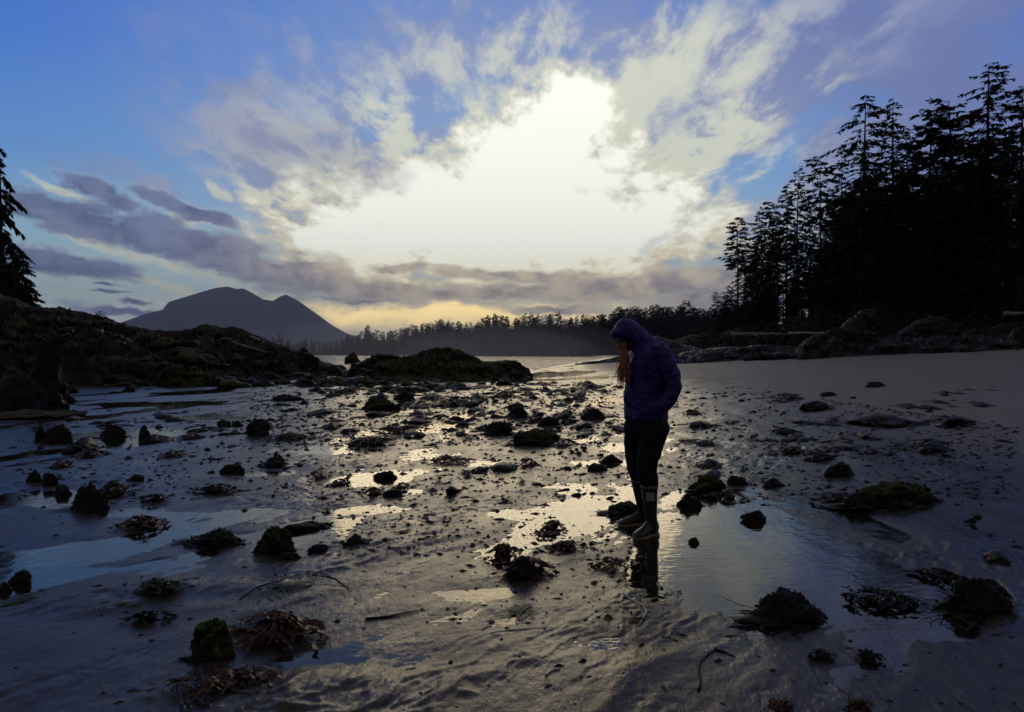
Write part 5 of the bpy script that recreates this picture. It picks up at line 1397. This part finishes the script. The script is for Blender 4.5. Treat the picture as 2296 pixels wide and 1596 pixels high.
# --- trousers ---
tp = [loft([(.04,.01,.775,.125,.15),(.045,.0,.83,.150,.165),(.048,0,.89,.158,.165),(.048,0,.94,.140,.15)]),
  caps([(.090,-.080,.83),(.068,-.095,.72),(.040,-.105,.60),(.030,-.105,.51),(.045,-.092,.46),(.054,-.084,.412)], [.116,.096,.082,.074,.070,.067]),
  caps([(.005,.085,.83),(-.012,.13,.70),(-.008,.165,.60),(-.002,.19,.51),(.012,.215,.46),(.026,.232,.405)], [.112,.090,.080,.072,.067,.062])]
for (z, a) in [(.52,.0),(.495,.02),(.465,.0),(.44,.02)]:
    tp.append(caps([(-.035,-.135,z+.008),(.03,-.176,z-.004),(.095,-.14,z+a)], [.007,.011,.007], n=8, sub=3))
tm = fuse('trousers', tp, 0.0065, M_trouser, 3)
nv = len(tm.vertices); c = np.empty(nv*3, np.float32); tm.vertices.foreach_get('co', c); c = c.reshape(-1,3); nn = np.empty(nv*3, np.float32); tm.vertices.foreach_get('normal', nn); nn = nn.reshape(-1,3)
c2 = c + nn*(0.008*ridged(c[:,0]*9, c[:,2]*10+c[:,0]*6, 4, 15) + .003*fbm(c[:,1]*15, c[:,2]*18, 3, 18))[:,None]; tm.vertices.foreach_set('co', c2.ravel())
link('trousers', tm, person)
# --- boots ---
def boot(heel, toe, shaft_top, name_label=None, r_top=.064):
    """heel, toe: ground points (x, y); shaft_top: centre of the opening"""
    h = Vector((heel[0], heel[1], heel[2])); t_ = Vector((toe[0], toe[1], toe[2])); d = (t_-h); L = d.length; d.normalize(); s_ = Vector((-d.y, d.x, 0)).normalized()
    b = empty('boot', (0,0,0)); b.parent = person
    def foot(z0, z1, grow, name, hz):
        V = []; F = []; n = 20; st = 9
        prof = [(-.005,.026,.10),(.03,.035,.115),(.25,.037,.10),(.40,.034,.115),(.55,.040,.085),(.72,.047,.066),(.86,.045,.052),(.95,.034,.042),(1.0,.014,.026)]
        for (u, w, hh) in prof:
            c0 = h + d*(L*u)
            for k in range(n):
                a = 2*math.pi*k/n; yy = math.cos(a)*(w+grow); zz = z0 + (hh if hz is None else hz)*(0.5+0.5*math.sin(a)) if hz is None else z0+(z1-z0)*(0.5+0.5*math.copysign(abs(math.sin(a))**.4, math.sin(a)))
                V.append(tuple(c0 + s_*yy + Vector((0,0,zz))))
        for i in range(len(prof)-1):
            for k in range(n): F.append((i*n+k, i*n+(k+1)%n, (i+1)*n+(k+1)%n, (i+1)*n+k))
        F.append(tuple(range(n-1,-1,-1))); F.append(tuple((len(prof)-1)*n+k for k in range(n)))
        return V, F
    top = Vector(shaft_top); ank = h + d*(L*.24) + Vector((0,0,.10))
    up = [(ank*(1-u)+top*u) for u in (0,.25,.5,.75,1)]
    pieces = [foot(.012, .1, 0, 'f', None), (lambda mm: (mm.tube([tuple(p) for p in ([h+d*(L*.22)+Vector((0,0,.03))]+up)], [.040,.046,.047,.052,.058,r_top], 22), (mm.v, mm.f))[1])(MB())]
    u_ = link('boot_upper', fuse('boot_upper', pieces, .005, M_boot, 5), b)
    V, F = foot(-.004, .030, .006, 's', 0.0); mm = MB(); mm.add(V, F); link('sole', mm.mesh('sole', M_boot_trim), b)
    mm = MB(); mm.tube([tuple(top-Vector((0,0,.014))), tuple(top+Vector((0,0,.006)))], [r_top+.005, r_top+.005], 24); link('top_band', mm.mesh('top_band', M_boot_trim), b)
    # light line down the front of the vamp
    mm = MB(); mm.tube([tuple(ank+d*.052+Vector((0,0,.03))), tuple(h+d*(L*.50)+Vector((0,0,.105))), tuple(h+d*(L*.70)+Vector((0,0,.079))), tuple(h+d*(L*.88)+Vector((0,0,.062)))], .0035, 6); link('toe_line', mm.mesh('toe_line', M_boot_trim), b)
    return b, top, ank
nb_, top, ank = boot((.118,-.03,0), (-.072,-.195,0), (.054,-.082,.388))
# label on the outer side of the near boot
V = []; F = []
for i in range(7):
    a = -math.pi*0.5 + (-0.62+i*0.17)
    for z in (.282, .348):
        rr_ = .0605+(.0055*(z-.25)/.1); c0 = ank.lerp(top, (z-ank.z)/(top.z-ank.z)); V.append((c0.x+math.cos(a)*rr_*1.02, c0.y+math.sin(a)*rr_*1.02, z))
for i in range(6): F.append((i*2, i*2+2, i*2+3, i*2+1))
mm = MB(); mm.add(V, F); link('boot_label', mm.mesh('boot_label', M_patch), nb_)
boot((.145,.30,0), (-.135,.235,0), (.030,.238,.375), r_top=.060)
# --- hair ---
q = np.random.RandomState(8); m = MB()
for k in range(130):
    u0 = q.rand(); ph = q.uniform(0, 6.28); L = q.uniform(.17, .31); sx_ = q.normal()*.021; sy_ = q.normal()*.016
    p0 = Vector((-.140+.045*u0*.6, -.055+q.normal()*.012, 1.425-.01*u0)); pts = []
    for i in range(13):
        u = i/12; w_ = .010*math.sin(u*11+ph)*u**.5
        pts.append((p0.x - .012*math.sin(u*2.4) + sx_*(.25+u) + w_ - .006*u, p0.y + sy_*(.3+u) + .006*math.sin(u*8+ph*2) - .03*math.sin(u*1.6), p0.z - L*u))
    m.tube(pts, [.0042*(1-.75*(i/12)**2) for i in range(13)], 4, False)
for k in range(30):   # strands at the temple and cheek inside the hood
    a = q.uniform(-1, 1); pts = [hp(.045*np.sign(a)+q.normal()*.004, -.062, .02), hp(.054*np.sign(a)+q.normal()*.004, -.066, -.03), hp(.044*np.sign(a)+q.normal()*.006, -.075, -.085), tuple(Vector((-.140+q.normal()*.012, -.06+q.normal()*.01, 1.40)))]
    m.tube(pts, [.004,.004,.004,.003], 4, False)
link('hair', m.mesh('hair', M_hair), person)
# --- glasses ---
g_ = empty('glasses', (0,0,0)); g_.parent = person
for s_ in (-1, 1):
    ring = [hp(s_*.030+.024*math.cos(a), -.104+.002*abs(math.cos(a)), -.003+.017*math.sin(a)) for a in np.linspace(0, 2*math.pi, 17)]
    m = MB(); m.tube(ring, .0022, 6, False); link('rim', m.mesh('rim', M_black), g_)
    m = MB(); m.tube([hp(s_*.054,-.102,.002), hp(s_*.066,-.04,.0), hp(s_*.074,.01,-.004)], .002, 6); link('temple_arm', m.mesh('temple_arm', M_black), g_)
m = MB(); m.tube([hp(-.007,-.106,.001), hp(0,-.110,.004), hp(.007,-.106,.001)], .002, 6); link('bridge', m.mesh('bridge', M_black), g_)
# eyes looking down, lips, brows
for s_ in (-1, 1):
    v, f = hell((s_*.030,-.083,-.006), (.011,.009,.008), 2); m = MB(); m.add(v, f.tolist()); link('eye', m.mesh('eye', M_skin), person)
    m = MB(); m.tube([hp(s_*.018,-.0925,-.010), hp(s_*.030,-.0945,-.012), hp(s_*.042,-.090,-.009)], .0016, 5); link('eyelash', m.mesh('eyelash', M_black), person)
    m = MB(); m.tube([hp(s_*.016,-.096,.016), hp(s_*.030,-.098,.021), hp(s_*.046,-.088,.015)], [.002,.0032,.0015], 6); link('eyebrow', m.mesh('eyebrow', M_hair), person)
m = MB(); m.tube([hp(-.021,-.089,-.062), hp(-.008,-.095,-.061), hp(0,-.0955,-.062), hp(.008,-.095,-.061), hp(.021,-.089,-.062)], [.002,.0042,.004,.0042,.002], 7)
M_lip = plain('lips', (0.36,0.12,0.10), 0.4, 0.4, 0.1, 10.0); link('lips', m.mesh('lips', M_lip), person)
